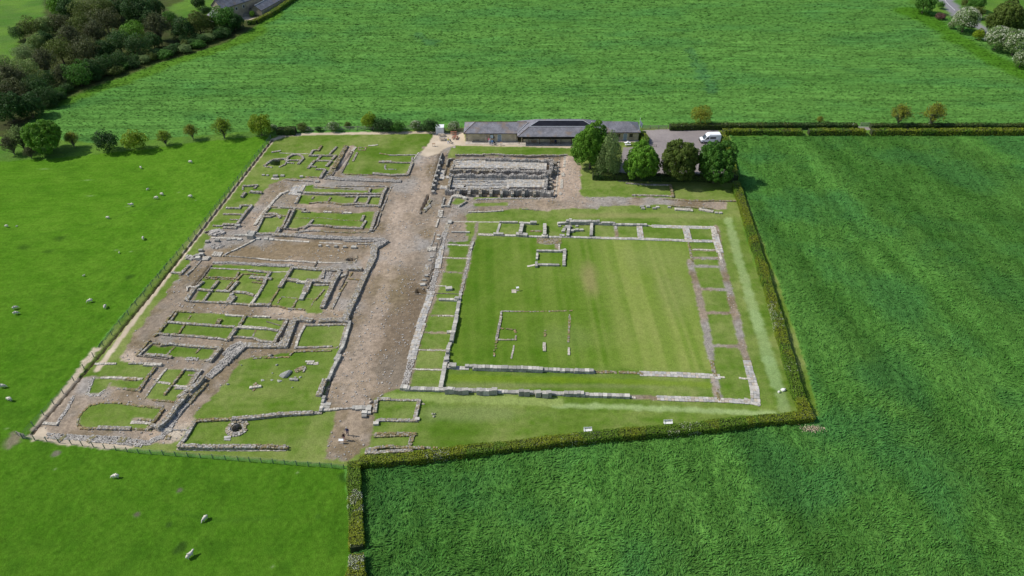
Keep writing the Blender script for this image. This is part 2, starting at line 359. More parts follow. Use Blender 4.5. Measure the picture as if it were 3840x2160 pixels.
PITS = [('B', '2140 420, 2225 415, 2245 430, 2225 462, 2120 450', 1.5), ('H', '400 1015, 520 1018, 520 1078, 385 1072', 1.4),
        ('A', '455 545, 500 520, 575 530, 575 575, 530 588, 440 582', 1.6), 
        ('A', '2240 1150, 2330 940, 2360 935, 2290 1110', 1.3), ('F', '240 1340, 265 1225, 350 1225, 320 1370, 235 1370', .5),
        ('A', '1270 640, 1430 420, 1410 415, 1290 560, 1100 715, 1110 730', .35), ('H', '690 378, 700 380, 545 990, 520 1000', .5), ('E', '1930 300, 1945 300, 1860 650, 1830 650', .5),
        ('B', '470 500, 492 505, 410 640, 300 760, 270 750, 390 620', .35), ('A', '1890 840, 1900 850, 1790 1110, 1720 1300, 1700 1290, 1780 1090', .3)]
for s, t, d in PITS:
    m_ = inpoly(X, Y, wpts(s, t, -.2)); Z[m_] -= d
wx_, wy_ = W('E', 800, 878, .2); Z[np.hypot(X-wx_, Y-wy_) < 1.05] -= 1.0
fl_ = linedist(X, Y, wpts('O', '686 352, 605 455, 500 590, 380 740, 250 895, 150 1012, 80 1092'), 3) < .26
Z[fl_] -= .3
# grass bank south of the site road and raised lawn edge north of the granaries
bank = linedist(X, Y, wpts('I', '-1700 120, 100 110, 1800 150'), 8)
Z += np.where(bank < 5, -.35*np.cos(np.clip(bank/5, 0, 1)*math.pi/2)**2, 0)
fosse = linedist(X, Y, wpts('O', '1000 1020, 1500 1020, 1900 1030'), 8)
Z += np.where(fosse < 4, -.2*np.cos(np.clip(fosse/4, 0, 1)*math.pi/2)**2, 0)

# ---------------- what colour each bit of ground is
def mix3(a, b, c, n1, n2):
    a, b, c = (np.array(q, np.float32) for q in (a, b, c))
    n1 = n1[..., None]; n2 = n2[..., None]
    return (a*(1-n1)+b*n1)*(1-n2)+c*n2
n_big = contrast(fbm(X, Y, 40, 61, 4), .35, .65); n_mid = contrast(fbm(X, Y, 9, 65, 4), .35, .65)
n_sm = contrast(fbm(X, Y, 2.2, 69, 3), .3, .7); n_fine = contrast(fbm(X, Y, .8, 73, 2), .25, .75)
C = np.zeros(X.shape+(3,), np.float32)
def setc(cls, arr):
    m = CL == cls; C[m] = arr[m]
setc(PAST, mix3((.058, .142, .008), (.100, .190, .016), (.046, .112, .008), n_mid*.25+n_sm*.35+n_fine*.4, np.clip(.5*contrast(fbm(X, Y, 3.2, 81, 4), .55, .78)+.4*contrast(105-Y, 0, 40), 0, 1)))
for t in ('28 905, 60 850, 85 800, 130 735', '300 905, 345 850, 400 790', '420 1290, 560 1310, 700 1300', '60 600, 250 560, 420 500'):
    tl = linedist(X, Y, wpts('O', t), 4); k = (.35*contrast(.35+.3*(n_fine-.5)-tl, -.2, .3)*(CL == PAST))[..., None]; C = C*(1-k)+np.array((.035, .09, .01), np.float32)*k
YW = Y+vn(X, Y, 60, 6)*9-.05*X
band = contrast(vn(X*.015, YW, 1.1, 83)*.5+vn(X*.012, YW, 2.6, 84)*.5, .25, .75)
band2 = contrast(vn(X*.05, Y+vn(X, Y, 40, 7)*8, 6.5, 87), .3, .7)
setc(FAR, mix3((.066, .172, .033), (.104, .232, .046), (.066, .182, .042), np.clip(band*.45+band2*.25+n_fine*.3, 0, 1), contrast(fbm(X*.4, Y, 9, 85, 4), .48, .72)*.8))
ridge = contrast(vn(X+.28*Y+vn(X, Y, 30, 6)*6, Y*.03, 3.0, 89), .3, .7)
setc(CROP, mix3((.036, .105, .014), (.104, .226, .038), (.056, .155, .034), np.clip(tuft2*.25+ridge*.18+.32*contrast(vn(X+.22*Y+vn(X, Y, 40, 6)*8, Y*.02, 9, 90), .3, .7)+n_fine*.2+.18*contrast(fbm(X, Y, 2.6, 201, 3), .45, .62), 0, 1), contrast(fbm(X, Y, 12, 91, 4), .45, .7)*.8))
# lawns: dry and lush patches, mowing stripes in the courtyard
dry = contrast(fbm(X, Y, 7, 95, 4), .42, .68)
Clawn = mix3((.080, .155, .014), (.195, .230, .068), (.062, .132, .009), np.clip(n_sm*.35+dry*.5+n_fine*.35-.05, 0, 1), contrast(fbm(X, Y, 11, 97, 4), .50, .72)*.8)
inL = (X < -18).astype(np.float32)
mw = contrast(vn(X*.15+fbm(X, Y, 5, 191, 2)*2, Y, .8, 193), .25, .75)*.5+contrast(fbm(X*.3, Y, 2.4, 195, 3), .4, .65)*.5
km = (mw*.35)[..., None]; Clawn = Clawn*(1-km)+np.array((.185, .235, .055), np.float32)*km
court = inpoly(X, Y, wpts('O', '1190 600, 1735 608, 1795 935, 1110 912'))
edge_c = smooth(court, 8)
stripes = contrast(vn(X+.04*Y+vn(X, Y, 16, 3)*.5, Y*.01, .85, 99), .3, .7)
stripes2 = contrast(vn(X+.04*Y+vn(X, Y, 12, 4)*.7, Y*.02+5, 3.4, 101), .25, .75)
Cst = mix3((.085, .165, .012), (.235, .268, .072), (.115, .205, .016), stripes*.55+stripes2*.5, n_mid*.3)
Clush = mix3((.055, .130, .008), (.125, .195, .024), (.085, .155, .012), stripes2*.3+stripes*.4+n_sm*.3, dry*.5)
ke = (edge_c*(1-contrast(X+6*(n_mid-.5), -8, 34))*.85)[..., None]; Clawn = Clawn*(1-ke)+Clush*ke
wt = (edge_c*contrast(X+6*(n_mid-.5), -8, 30)*.9)[..., None]
Clawn = Clawn*(1-wt)+Cst*wt
def blot(s, x, y, rx, ry, col, amt):
    global Clawn
    cx, cy = W(s, x, y); d = np.hypot((X-cx)/rx, (Y-cy)/ry)+(.6*(fbm(X, Y*.4, 2.5, 111, 3)-.5))
    k = (amt*contrast(1-d, 0, .6))[..., None]; Clawn = Clawn*(1-k)+np.array(col, np.float32)*k
blot('O', 1485, 705, 2.4, 8, (.235, .215, .085), .8); blot('O', 1650, 650, 10, 8, (.200, .235, .070), .5)
blot('O', 1700, 740, 5, 10, (.190, .220, .070), .5); blot('O', 1420, 850, 6, 5, (.16, .21, .06), .4)
blot('I', 700, 80, 20, 1.4, (.230, .235, .085), .8); blot('I', 1500, 90, 10, 1.5, (.215, .235, .08), .7)
blot('E', 1250, 450, 5, 2, (.18, .21, .06), .5); blot('E', 1500, 330, 8, 3, (.16, .2, .05), .4); blot('L', 1800, 350, 14, 2.5, (.17, .215, .07), .7)
blot('J', 1700, 860, 20, .8, (.17, .20, .07), .7); blot('K', 900, 860, 20, .8, (.17, .20, .07), .6)
for wd, s, t, cc, am in ((2.1, 'I', '1905 130, 1950 300, 2010 560, 2090 800, 2150 1030', (.27, .35, .15), .62), (2.4, 'I', '2150 1030, 2200 1200, 2240 1340, 2262 1449', (.26, .34, .14), .7),
  (2.4, 'K', '2425 -20, 2470 130, 2520 300, 2580 560', (.25, .34, .14), .65), (2.4, 'M', '1560 0, 1620 200, 1660 320', (.24, .34, .14), .65), (2.2, 'M', '1700 420, 1740 600', (.26, .34, .15), .5),
  (1.4, 'K', '0 1085, 800 1105, 1700 1145, 2650 1190', (.27, .35, .14), .9), (2.0, 'J', '500 990, 1500 1010, 2576 1050', (.24, .30, .09), .8),
  (2.0, 'J', '1300 760, 2576 790', (.135, .21, .014), .6), (1.6, 'K', '0 780, 900 810, 1850 850', (.14, .215, .014), .6)):
    d = linedist(X, Y, wpts(s, t), wd+3)
    k = (am*contrast(wd/2+.35*(n_fine-.5)+.3*(n_sm-.5)-d, -.15, .35))[..., None]; Clawn = Clawn*(1-k)+np.array(cc, np.float32)*k
setc(LAWN, Clawn)
g1 = mix3((.250, .196, .142), (.295, .232, .170), (.215, .182, .142), n_mid, n_sm*.7)
gm = (contrast(fbm(X, Y, 6, 121, 5, .62), .47, .62)*.72)[..., None]; g1 = g1*(1-gm)+np.array((.165, .125, .068), np.float32)*gm
gp = (contrast(fbm(X*1.6, Y*.6, 10, 125, 4), .52, .68)*.55)[..., None]; g1 = g1*(1-gp)+np.array((.405, .315, .235), np.float32)*gp
gg = (contrast(fbm(X, Y, 8, 127, 4), .56, .7)*.6)[..., None]; g1 = g1*(1-gg)+np.array((.29, .28, .265), np.float32)*gg
for s, x, y, rx, ry, cc, am in (('B', 1500, 330, 22, 5, (.21, .155, .088), .75), ('O', 1005, 830, 6, 17, (.150, .108, .066), .85), ('O', 985, 720, 7, 11, (.185, .138, .09), .7), ('O', 940, 900, 5, 8, (.20, .155, .11), .5), ('O', 1000, 610, 6, 8, (.23, .175, .12), .5), ('A', 2100, 1000, 6, 14, (.25, .20, .15), .4), ('J', 650, 250, 8, 22, (.15, .112, .07), .9), ('J', 450, 150, 9, 10, (.20, .155, .11), .6), ('J', 560, 700, 6, 6, (.20, .165, .125), .7), ('J', 150, 350, 4, 14, (.31, .25, .19), .5),
    ('B', 1500, 1040, 9, 2.5, (.42, .33, .24), .7), ('H', 150, 100, 3, 9, (.43, .34, .26), .7), ('H', 230, 500, 4, 9, (.37, .30, .235), .5), ('H', 60, 1000, 5, 9, (.20, .16, .09), .5),
    ('F', 2150, 950, 6, 20, (.375, .29, .22), .9), ('A', 600, 980, 6, 5, (.21, .165, .10), .6), ('A', 1080, 1105, 7, 1.2, (.19, .15, .08), .6), ('D', 1200, 200, 5, 3, (.41, .335, .25), .7),
    ('E', 100, 960, 4, 2.5, (.50, .43, .33), .8), ('C', 150, 680, 5, 3, (.43, .35, .27), .7)):
    cx, cy = W(s, x, y); d = np.hypot((X-cx)/rx, (Y-cy)/ry)+(.9*(fbm(X, Y, 3.5, 131, 4)-.5))
    k = (am*contrast(1-d, 0, .6))[..., None]; g1 = g1*(1-k)+np.array(cc, np.float32)*k
# smooth worn walking line on the street, paler
wl = linedist(X, Y, wpts('O', '1090 350, 1060 440, 1035 540, 985 640, 960 760, 930 860, 905 960, 880 1100'), 9)
k = (.45*contrast(2.2+2*(n_sm-.5)-wl, 0, 1.5))[..., None]; g1 = g1*(1-k)+np.array((.40, .315, .24), np.float32)*k
# growth creeping along the gravel
speck = RNG.random(X.shape).astype(np.float32)
g1 *= (.62+.76*(speck*.6+.4*smooth(speck, 1)))[..., None]
setc(GRAV, g1)
setc(SAND, mix3((.50, .41, .295), (.57, .475, .36), (.40, .33, .24), n_mid, n_sm*.6))
setc(TARM, mix3((.235, .205, .195), (.285, .25, .235), (.20, .175, .17), n_mid, n_sm*.5))
setc(ROAD, mix3((.20, .195, .21), (.24, .23, .245), (.18, .17, .18), n_mid, n_sm*.5))
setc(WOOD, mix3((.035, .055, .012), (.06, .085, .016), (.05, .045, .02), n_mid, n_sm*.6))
setc(ROUGH, mix3((.060, .155, .014), (.110, .220, .022), (.09, .16, .03), n_mid, n_sm*.6))
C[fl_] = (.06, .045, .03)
rows_ = contrast(vn(X*.22, YW, .95, 211), .15, .7)*.6+contrast(vn(X*.5, YW, 1.6, 213), .2, .6)*.4
C *= np.where((CL == FAR)[..., None], (.72+.36*rows_*1.0+.20*(RNG.random(X.shape).astype(np.float32)))[..., None], 1)
bd = contrast(vn(X+.20*Y+vn(X, Y, 45, 6)*9, Y*.015, 5.5, 90)*.65+vn(X+.20*Y+vn(X, Y, 45, 6)*9, Y*.02, 2.2, 92)*.35, .3, .7)
C *= np.where((CL == CROP)[..., None], (.84+.34*bd)[..., None]*np.array((.92, 1.0, 1.1), np.float32), 1)
C *= np.where((CL == PAST)[..., None], (1+.12*contrast(Y, 105, 150))[..., None]*np.array((.92, 1.02, 1.05), np.float32), 1)
C *= np.where(((CL == CROP) | (CL == PAST))[..., None], (.88+.24*RNG.random(X.shape).astype(np.float32))[..., None], 1)
# yellow-green headland along the wood and the right verge of the far field
hl = linedist(X, Y, wpts('O', '135 262, 250 218, 330 194, 400 165, 560 117, 640 80, 745 -40'), 12)
k = (.7*contrast(5+4*(n_mid-.5)-hl, 0, 2)*(CL == FAR))[..., None]; C = C*(1-k)+np.array((.075, .165, .010), np.float32)*k
hr = linedist(X, Y, wpts('O', '2290 30, 2380 80, 2500 150, 2700 235'), 14)
k = (.8*contrast(6+3*(n_mid-.5)-hr, 0, 2)*(CL == FAR))[..., None]; C = C*(1-k)+np.array((.055, .155, .008), np.float32)*k
# darker wheel lines in the far crop
for t in ('1740 130, 1760 170, 1790 230', '1050 90, 1090 110'):
    tl = linedist(X, Y, wpts('O', t), 9); k = (.4*contrast(3+3*(n_sm-.5)-tl, 0, 2)*(CL == FAR))[..., None]; C = C*(1-k)+np.array((.04, .13, .06), np.float32)*k
# nettle and thistle patches in the pasture, bare spots
for x, y, rx, cc in ((60, 622, 1.2, (.035, .085, .010)), (152, 600, 1.3, (.035, .085, .010)), (125, 632, 1.0, (.04, .1, .010)), (325, 697, 1.1, (.035, .085, .010)), (452, 1379, 1.2, (.028, .065, .010)),
    (32, 1106, 1.7, (.20, .165, .12)), (1180//1, -900, 1, (.1, .1, .1)), (345, 1294, .5, (.12, .10, .08)), (453, 1234, .5, (.12, .11, .08)), (425, 1320, .5, (.035, .08, .012)), (800, 1300, .6, (.045, .11, .012)), (870, 1200, 1.4, (.03, .08, .01)), (140, 1141, .8, (.16, .14, .11))):
    cx, cy = W('O', x, y); d = np.hypot((X-cx)/rx, (Y-cy)/rx)+1.1*(fbm(X, Y, 1.1, 141, 3)-.5)
    k = (.85*contrast(1-d, 0, .35)*(CL == PAST))[..., None]; C = C*(1-k)+np.array(cc, np.float32)*k
# white clover specks
sp = (speck > .9997) & (CL == PAST); C[sp] = (.28, .36, .16)
CS = C.copy()
b1_ = blotc = None
for _ in range(1):
    CS[1:-1, 1:-1] = (CS[1:-1, 1:-1]*4+CS[:-2, 1:-1]+CS[2:, 1:-1]+CS[1:-1, :-2]+CS[1:-1, 2:])/8
C = CS

def nz(X_, Y_):
    """ground height at world points"""
    i = np.clip(np.searchsorted(XS, X_), 1, NX-1); j = np.clip(np.searchsorted(YS, Y_), 1, NY-1)
    return Z[j, i]
def gz(x, y): return float(nz(np.array([x]), np.array([y]))[0])

MG = {PAST: attr_mat('pasture_grass', .95, ((1.6, .16), (7, .22)), (5, .7, .12), .0),
  FAR: attr_mat('cereal_crop', .9, ((2.2, .18), (9, .25)), (3.0, .55, .3), .0, lines=((.03, 1.0, 0, .9, .15), (.07, 1.0, 0, 1.6, .09))),
  CROP: attr_mat('dense_ley', .85, ((2.0, .22), (8, .3)), (6, .9, .25), .0, lines=((1.0, .05, .19, .8, .14),)),
  LAWN: attr_mat('mown_grass', .95, ((1.1, .10), (4, .17), (11, .20)), (6, .6, .06), .0),
  GRAV: attr_mat('gravel_surface', .95, ((1.6, .10), (5, .24)), (6, .8, .08), .1),
  SAND: attr_mat('sandy_path', .95, ((3, .06), (12, .10)), (12, .3, .02), .1),
  TARM: attr_mat('tarmac', .9, ((1.5, .08), (9, .10)), (14, .3, .02), .2),
  WOOD: attr_mat('woodland_floor', .95, ((3, .3),), (4, .6, .2), .1), ROUGH: attr_mat('rough_grass', .95, ((2.5, .2), (8, .25)), (5, .8, .2), .1)}
MG[ROAD] = MG[TARM]
GN = {PAST: ('pasture', 'bright green sheep pasture'), FAR: ('crop_field', 'young green crop field behind the visitor building'),
  CROP: ('meadow', 'dark green tufted field right of the hedges'), LAWN: ('lawn', 'mown grass between the ruins'), GRAV: ('gravel_path', 'brown gravel and cobbles of the Roman street and ruins'),
  SAND: ('path', 'pale sandy visitor path'), TARM: ('car_park_ground', 'grey tarmac car park and lane'), WOOD: ('woodland_ground', 'shaded floor of the wood'), ROUGH: ('verge', 'rough grass verges'), ROAD: ('road', 'grey country road')}
q = CL[:-1, :-1]
idx = np.arange(NX*NY).reshape(NY, NX)
allv = np.stack([X, Y, Z], -1).reshape(-1, 3); allc = C.reshape(-1, 3)
for cls, (nm, lb) in GN.items():
    jj, ii = np.nonzero(q == cls)
    if not len(jj): continue
    f = np.stack([idx[jj, ii], idx[jj, ii+1], idx[jj+1, ii+1], idx[jj+1, ii]], 1)
    u, inv = np.unique(f.ravel(), return_inverse=True)
    o = mk(nm, allv[u], inv.reshape(-1, 4), MG[cls], cols=allc[u], smooth=True)
    tag(o, lb, 'ground', kind='structure')
# land beyond, out to the horizon
x0, x1, y0, y1 = XS[0], XS[-1], YS[0], YS[-1]; R_ = 4000
V = [(-R_, -R_, 0), (R_, -R_, 0), (R_, R_, 0), (-R_, R_, 0), (x0, y0, 0), (x1, y0, 0), (x1, y1, 0), (x0, y1, 0)]
o = mk('ground', V, [(0, 1, 5, 4), (1, 2, 6, 5), (2, 3, 7, 6), (3, 0, 4, 7)], plain('distant_grass', (.06, .14, .02), .95, .3, .02))
tag(o, 'open farmland running on to the horizon', 'ground', kind='structure')

# ---------------- lodged grass and young corn: streaky blades lying along a drifting wind field
def blades(name, label, cls, dens, L_, wdt, near, far, tint, flat, wild, seedn, vr=(.62, .85)):
    PX = []; 
    for ya, yb, k in near:
        y0_, y1_ = ya, yb; half = (1920/FPX)*depth(0)*1.02
        t_mid = (y0_+y1_)/2; xh = min(232, .72*math.hypot(t_mid, HCAM)+12)
        n = int(dens*k*(y1_-y0_)*2*xh); PX.append(np.stack([RNG.uniform(-xh, xh, n), RNG.uniform(y0_, y1_, n)], 1))
    P_ = np.concatenate(PX); x, y = P_[:, 0], P_[:, 1]
    cj = np.clip(np.searchsorted(YS, y), 1, NY-1); ci = np.clip(np.searchsorted(XS, x), 1, NX-1)
    ok = (CL[cj, ci] == cls) & (CL[np.maximum(cj-1, 0), ci] == cls); x, y = x[ok], y[ok]; cj, ci = cj[ok], ci[ok]; n = len(x); z = Z[cj, ci]
    an = flat+wild*(fbm(x, y, 7, seedn, 2)-.5)*6.28+(fbm(x, y, 1.6, seedn+5, 2)-.5)*wild*5+RNG.normal(size=n)*(.25 if wild > .5 else .1)
    s = (L_*(.5+.9*RNG.random(n)))*(1+.004*np.maximum(0, y-110)); wv = wdt*(.6+.8*RNG.random(n))*(1+.008*np.maximum(0, y-110))
    ux, uy = np.cos(an), np.sin(an); r1 = .10+.25*RNG.random(n); tw = (RNG.random(n)-.5)*.7
    A_ = np.stack([x-ux*s/2, y-uy*s/2, z-.02], 1); B_ = np.stack([x+uy*wv/2, y-ux*wv/2, z+r1+tw*wv*.5], 1)
    C_ = np.stack([x+ux*s/2, y+uy*s/2, z+r1*1.2*RNG.random(n)+.05], 1); D_ = np.stack([x-uy*wv/2, y+ux*wv/2, z+r1-tw*wv*.5], 1)
    V = np.stack([A_, B_, C_, D_], 1).reshape(-1, 3)
    cc = C[cj, ci]*(vr[0]+vr[1]*RNG.random((n, 1)))*np.array(tint)*(1+.14*(RNG.random((n, 3))-.5))
    o = mk(name, V, np.arange(n*4).reshape(n, 4), attr_mat(name+'_blades', .75, ((3, .12),), None, .0, (1, 1, 1), .2), cols=np.repeat(cc, 4, 0)); tag(o, label, 'grass', kind='stuff')
blades('meadow_grass', 'long tufted dark green grass lying in swirls in the right-hand field', CROP, 1, .62, .15, ((28, 60, 13), (60, 90, 9), (90, 120, 5), (120, 150, 3), (150, 200, 2)), None, (1.08, 1.1, 1.15), 1.2, .7, 171, (.74, .62))

blades('young_corn', 'young green corn growing in drilled rows behind the visitor building', FAR, 1, .6, .13, ((180, 230, 1.2), (230, 280, .9), (280, 330, .6)), None, (1.02, 1.02, 1.02), .03, .10, 181, (.84, .26))
# ================================================================== THE RUINS
M_STONE = attr_mat('ruin_stone', .92, ((4, .14), (13, .16)), (11, .7, .04), .15)
PAL = {'r': [(.34,.32,.285),(.28,.26,.23),(.40,.375,.335),(.32,.275,.21),(.22,.205,.18),(.30,.255,.18),(.26,.22,.15)], 'm': [(.24,.175,.085),(.20,.165,.08),(.28,.24,.16),(.17,.16,.075),(.26,.24,.20)],
       'a': [(.39,.37,.325),(.33,.315,.275),(.45,.425,.37),(.28,.27,.24)], 'f': [(.40,.38,.345),(.34,.33,.31),(.44,.41,.36),(.38,.33,.26)],
       'x': [(.33,.31,.28),(.27,.25,.225),(.40,.37,.33)], 'p': [(.45,.41,.34),(.38,.345,.29),(.50,.46,.39)], 'd': [(.17,.15,.12),(.13,.115,.095),(.22,.19,.155)]}
STY = {'r': (.30, .28, .2), 'm': (.32, .28, .17), 'a': (.72, 1.6, .4), 'f': (.60, .55, .2), 'x': (.26, .24, .15), 'p': (.42, .36, .2), 'd': (.3, .3, .2)}
WSC = {'r': .68, 'm': .68, 'x': .8, 'p': .85, 'd': .7, 'a': .72, 'f': 1.0}
HEXF = np.array([(4, 5, 7, 6), (0, 1, 5, 4), (1, 3, 7, 5), (3, 2, 6, 7), (2, 0, 4, 6)])
SGN = np.array([(sx, sy, sz) for sz in (-1, 1) for sy in (-1, 1) for sx in (-1, 1)], float)
def stones(name, B, parent, pal, jit=.07):
    """B rows: x, y, zlow, zhigh, half length, half width, angle -> one mesh of roughly squared stones"""
    B = np.asarray(B, float); n = len(B); jit *= {'a': .35, 'f': .3, 'r': .6, 'x': 1.0}.get(pal, .7)
    if not n: return None
    hx, hy, hz = B[:, 4], B[:, 5], (B[:, 3]-B[:, 2])/2
    V = SGN[None]*np.stack([hx, hy, hz], -1)[:, None]
    V *= 1-np.where(SGN[None, :, 2:3] > 0, (.05 if pal in 'af' else .12)*RNG.random((n, 1, 1)), 0)*np.array([1, 1, 0])
    V += (RNG.random((n, 8, 3))-.5)*2*jit*np.minimum(1, np.stack([hx, hy, hz*.5], -1)/.25)[:, None]
    c, s_ = np.cos(B[:, 6])[:, None], np.sin(B[:, 6])[:, None]
    x = V[..., 0]*c-V[..., 1]*s_; y = V[..., 0]*s_+V[..., 1]*c
    V = np.stack([x+B[:, 0:1], y+B[:, 1:2], V[..., 2]+((B[:, 2]+B[:, 3])/2)[:, None]], -1)
    F_ = (np.arange(n)[:, None, None]*8+HEXF[None]).reshape(-1, 4)
    P_ = np.array(PAL[pal]); cc = P_[RNG.integers(0, len(P_), n)]*(1.02+.34*(RNG.random((n, 1))-.5))
    return mk(name, V.reshape(-1, 3), F_, M_STONE, parent, cols=np.repeat(cc, 8, 0))
def wall_rows(line, h, wd, st, zb=0.0, rag=1.0):
    """stones laid in courses along a line of world points whose top stands h above the ground"""
    SL, SWd, CH = STY[st]; rows = []; run = 0; wd *= WSC[st]; rag *= {'f': .1, 'a': .22, 'r': .45, 'm': .6, 'p': .6}.get(st, .8)
    nl = max(1, round(wd/SWd)); nc = max(1, round(h/CH)) if st not in 'fx' else 1
    for (x0, y0), (x1, y1) in zip(line[:-1], line[1:]):
        L = math.hypot(x1-x0, y1-y0)
        if L < .05: continue
        a = math.atan2(y1-y0, x1-x0); ux, uy = math.cos(a), math.sin(a)
        if h > .16 and st != 'f':                              # mortared core, a little below the top stones
            nn = max(1, int(L/.8))
            for i_ in range(nn):
                t = L*(i_+.5)/nn; X_, Y_ = x0+ux*t, y0+uy*t; z0 = gz(X_, Y_) if zb == 0 else zb
                hh = h*(1+rag*(.26 if h > .25 else .45)*(math.sin((run+t)*.9+zb*3)+math.sin((run+t)*2.3+1.7))*.4)
                rows.append((X_, Y_, z0-.3, z0+hh-.07-.05*min(1, h)-(.06 if st == 'a' else 0), L/nn/2+.05, wd*.40, a))
        for c in range(nc):
            s = -wd*.3*(c == 0)-.0
            end = L+wd*.3
            while s < end:
                l = SL*random.uniform(.65, 1.35); t = min(s+l/2, end)
                X_, Y_ = x0+ux*t, y0+uy*t
                hh = h*(1+rag*(.26 if h > .25 else .45)*(math.sin((run+t)*.9+zb*3)+math.sin((run+t)*2.3+1.7)+random.uniform(-1, 1)*(2.2 if st == 'a' else 1))*.4)
                z0 = gz(X_, Y_) if zb == 0 else zb+gz(X_, Y_)*.0
                lo = z0+(hh*c/nc if c else -.3); hi = z0+hh*(c+1)/nc
                for r in range(nl):
                    if st in 'xm' and random.random() < .10: continue
                    if c == nc-1 and nc > 1 and random.random() < .08*rag: continue
                    off = (r+.5)*wd/nl-wd/2+random.uniform(-.04, .04)*(2 if st in 'xm' else 1)
                    top = hi+random.uniform(-.035, .035)*min(1.2, .3+h*1.2)*(.5 if st in 'af' else 1)*(2 if st == 'x' else 1)
                    rows.append((X_-uy*off, Y_+ux*off, lo, top, l/2*(.965 if st in 'af' else .98), wd/nl/2*random.uniform(.95, 1.02), a+random.uniform(-.06, .06)*(6 if st == 'x' else 1)))
                s += l
        run += L
    return rows
def heap_rows(x, y, rx, ry, n, zb, size=.2):
    rows = []
    for i in range(n):
        a = random.random()*6.28; r = math.sqrt(random.random()); px = x+rx*r*math.cos(a); py = y+ry*r*math.sin(a)
        s = size*random.uniform(.5, 1.4); z0 = zb+gz(px, py)+max(0, (1-r)*size*1.2*random.random())
        rows.append((px, py, z0-.1, z0+s*random.uniform(.5, 1.1), s, s*random.uniform(.6, .9), random.random()*3))
    return rows
def ruin(name, label, cat, spec, group=None, zb=0.0, names=None):
    """spec lines: style height width [part=name] | sheet | points   (points mark the wall top)"""
    lines = [l for l in spec.strip().split('\n') if l.strip()]
    first = lines[0].split('|'); h0 = float(first[0].split()[1])
    p = wpts(first[1].strip(), first[2], zb+h0); root = None
    single = len(lines) == 1
    if not single: root = thing(name, label, cat, (p[0][0], p[0][1], 0), group=group)
    for l in lines:
        hd, sh, pt = l.split('|'); hd = hd.split(); st, h, wd = hd[0], float(hd[1]), float(hd[2])
        pn = hd[3] if len(hd) > 3 else 'wall'
        base = GZ if zb else 0
        if not zb: h *= .70 if st in 'rmxd' else (.85 if st == 'a' else 1)
        ln = wpts(sh.strip(), pt, zb+h)
        if st == 'H':                                           # heap: height column is stone size, width column the count
            x, y = ln[0]; rx = math.hypot(ln[1][0]-x, ln[1][1]-y); rows = heap_rows(x, y, rx, rx*.7, int(wd), 0, h); st = 'x'
        elif st == 'B':                                         # single squared blocks at each point
            rows = [(x, y, gz(x, y)-.1, gz(x, y)+h*random.uniform(.85, 1.1), wd/2*random.uniform(.9, 1.1), wd/2*random.uniform(.6, .8), random.uniform(-.15, .15)) for x, y in ln]; st = 'a'
        else: rows = wall_rows(ln, h, wd, st, zb)
        if root:
            rows = [(r[0]-p[0][0], r[1]-p[0][1])+tuple(r[2:]) for r in rows]
            if hd[0] == 'B':
                for r_ in rows: stones(pn if pn != 'wall' else 'block', [r_], root, st)
            else: stones(pn, rows, root, st)
        else:
            o = stones(name, rows, None, st); tag(o, label, cat, group)
    return root

ruin('ruined_building', 'low ruin with a round apse and sunken cellar near the north-west fence corner', 'ruin', '''
r .5 .8|A|455 505, 600 495, 632 520
r .5 .8|A|455 505, 400 545, 360 575
r .35 .6|A|632 525, 600 570, 545 590
r .3 .6|A|370 590, 440 600
r .5 .9 apse|A|620 510, 650 472, 700 447, 760 440, 808 460, 826 492, 800 520, 770 552
r .5 .6|A|630 512, 800 515
r .3 .6|A|640 545, 705 550''')
ruin('low_wall', 'short stub of low wall just north of the apsed ruin', 'wall', 'r .3 .8|A|450 418, 545 403')
ruin('kerb_line', 'thin line of flush stones running north of the apsed ruin', 'wall', 'p .08 .35|A|545 430, 885 440')
ruin('stone_block_row', 'row of pale blocks lying in grass south of the apsed ruin', 'stones', '''
B .3 .8 block|A|345 690
B .3 .7 block|A|395 693
B .45 1.2 block|A|490 700
B .3 1.1 block|A|575 697
p .08 1.0 slab|A|455 738, 520 740
B .4 .9 block|A|805 708''')
ruin('ruined_building', 'ruin of three small rooms left of the thick aqueduct wall', 'ruin', '''
r .6 .8|A|900 455, 1225 455
r .5 .8|A|945 392, 905 455
r .5 .8|A|945 392, 1005 390
m .5 .9|A|1045 335, 1010 392
r .5 .7|A|1230 350, 1150 435
r .5 .8|A|1045 455, 990 515
r .6 1.0|A|1215 458, 1180 495
r .35 .8|A|1000 517, 1140 520
r .5 1.0|A|965 515, 888 602
r .4 .7|A|900 585, 970 592
r .6 1.0|A|1165 520, 1115 575
r .5 .7|A|980 620, 1085 622
r .8 1.0|A|1095 622, 1035 715
m .25 .6|A|1035 720, 850 713''')
ruin('aqueduct_wall', 'thick rough ochre rubble wall running down beside the pebbled gully', 'wall', '''
m .7 1.7|A|1345 338, 1290 440, 1235 540, 1185 620
m .6 1.3|A|1185 620, 1130 690
d .4 .5|A|1240 590, 1180 692
r .4 .6|A|1125 670, 1090 735''')
ruin('low_wall', 'narrow straight kerb between pebbled gully and grass room', 'wall', 'd .25 .4|A|1422 415, 1295 662')
ruin('stone_slabs', 'pale slabs at the top of the pebbled gully', 'stones', '''
p .15 .9 slab|A|1455 362, 1415 412
r .25 .8 slab|A|1478 425, 1430 520''')
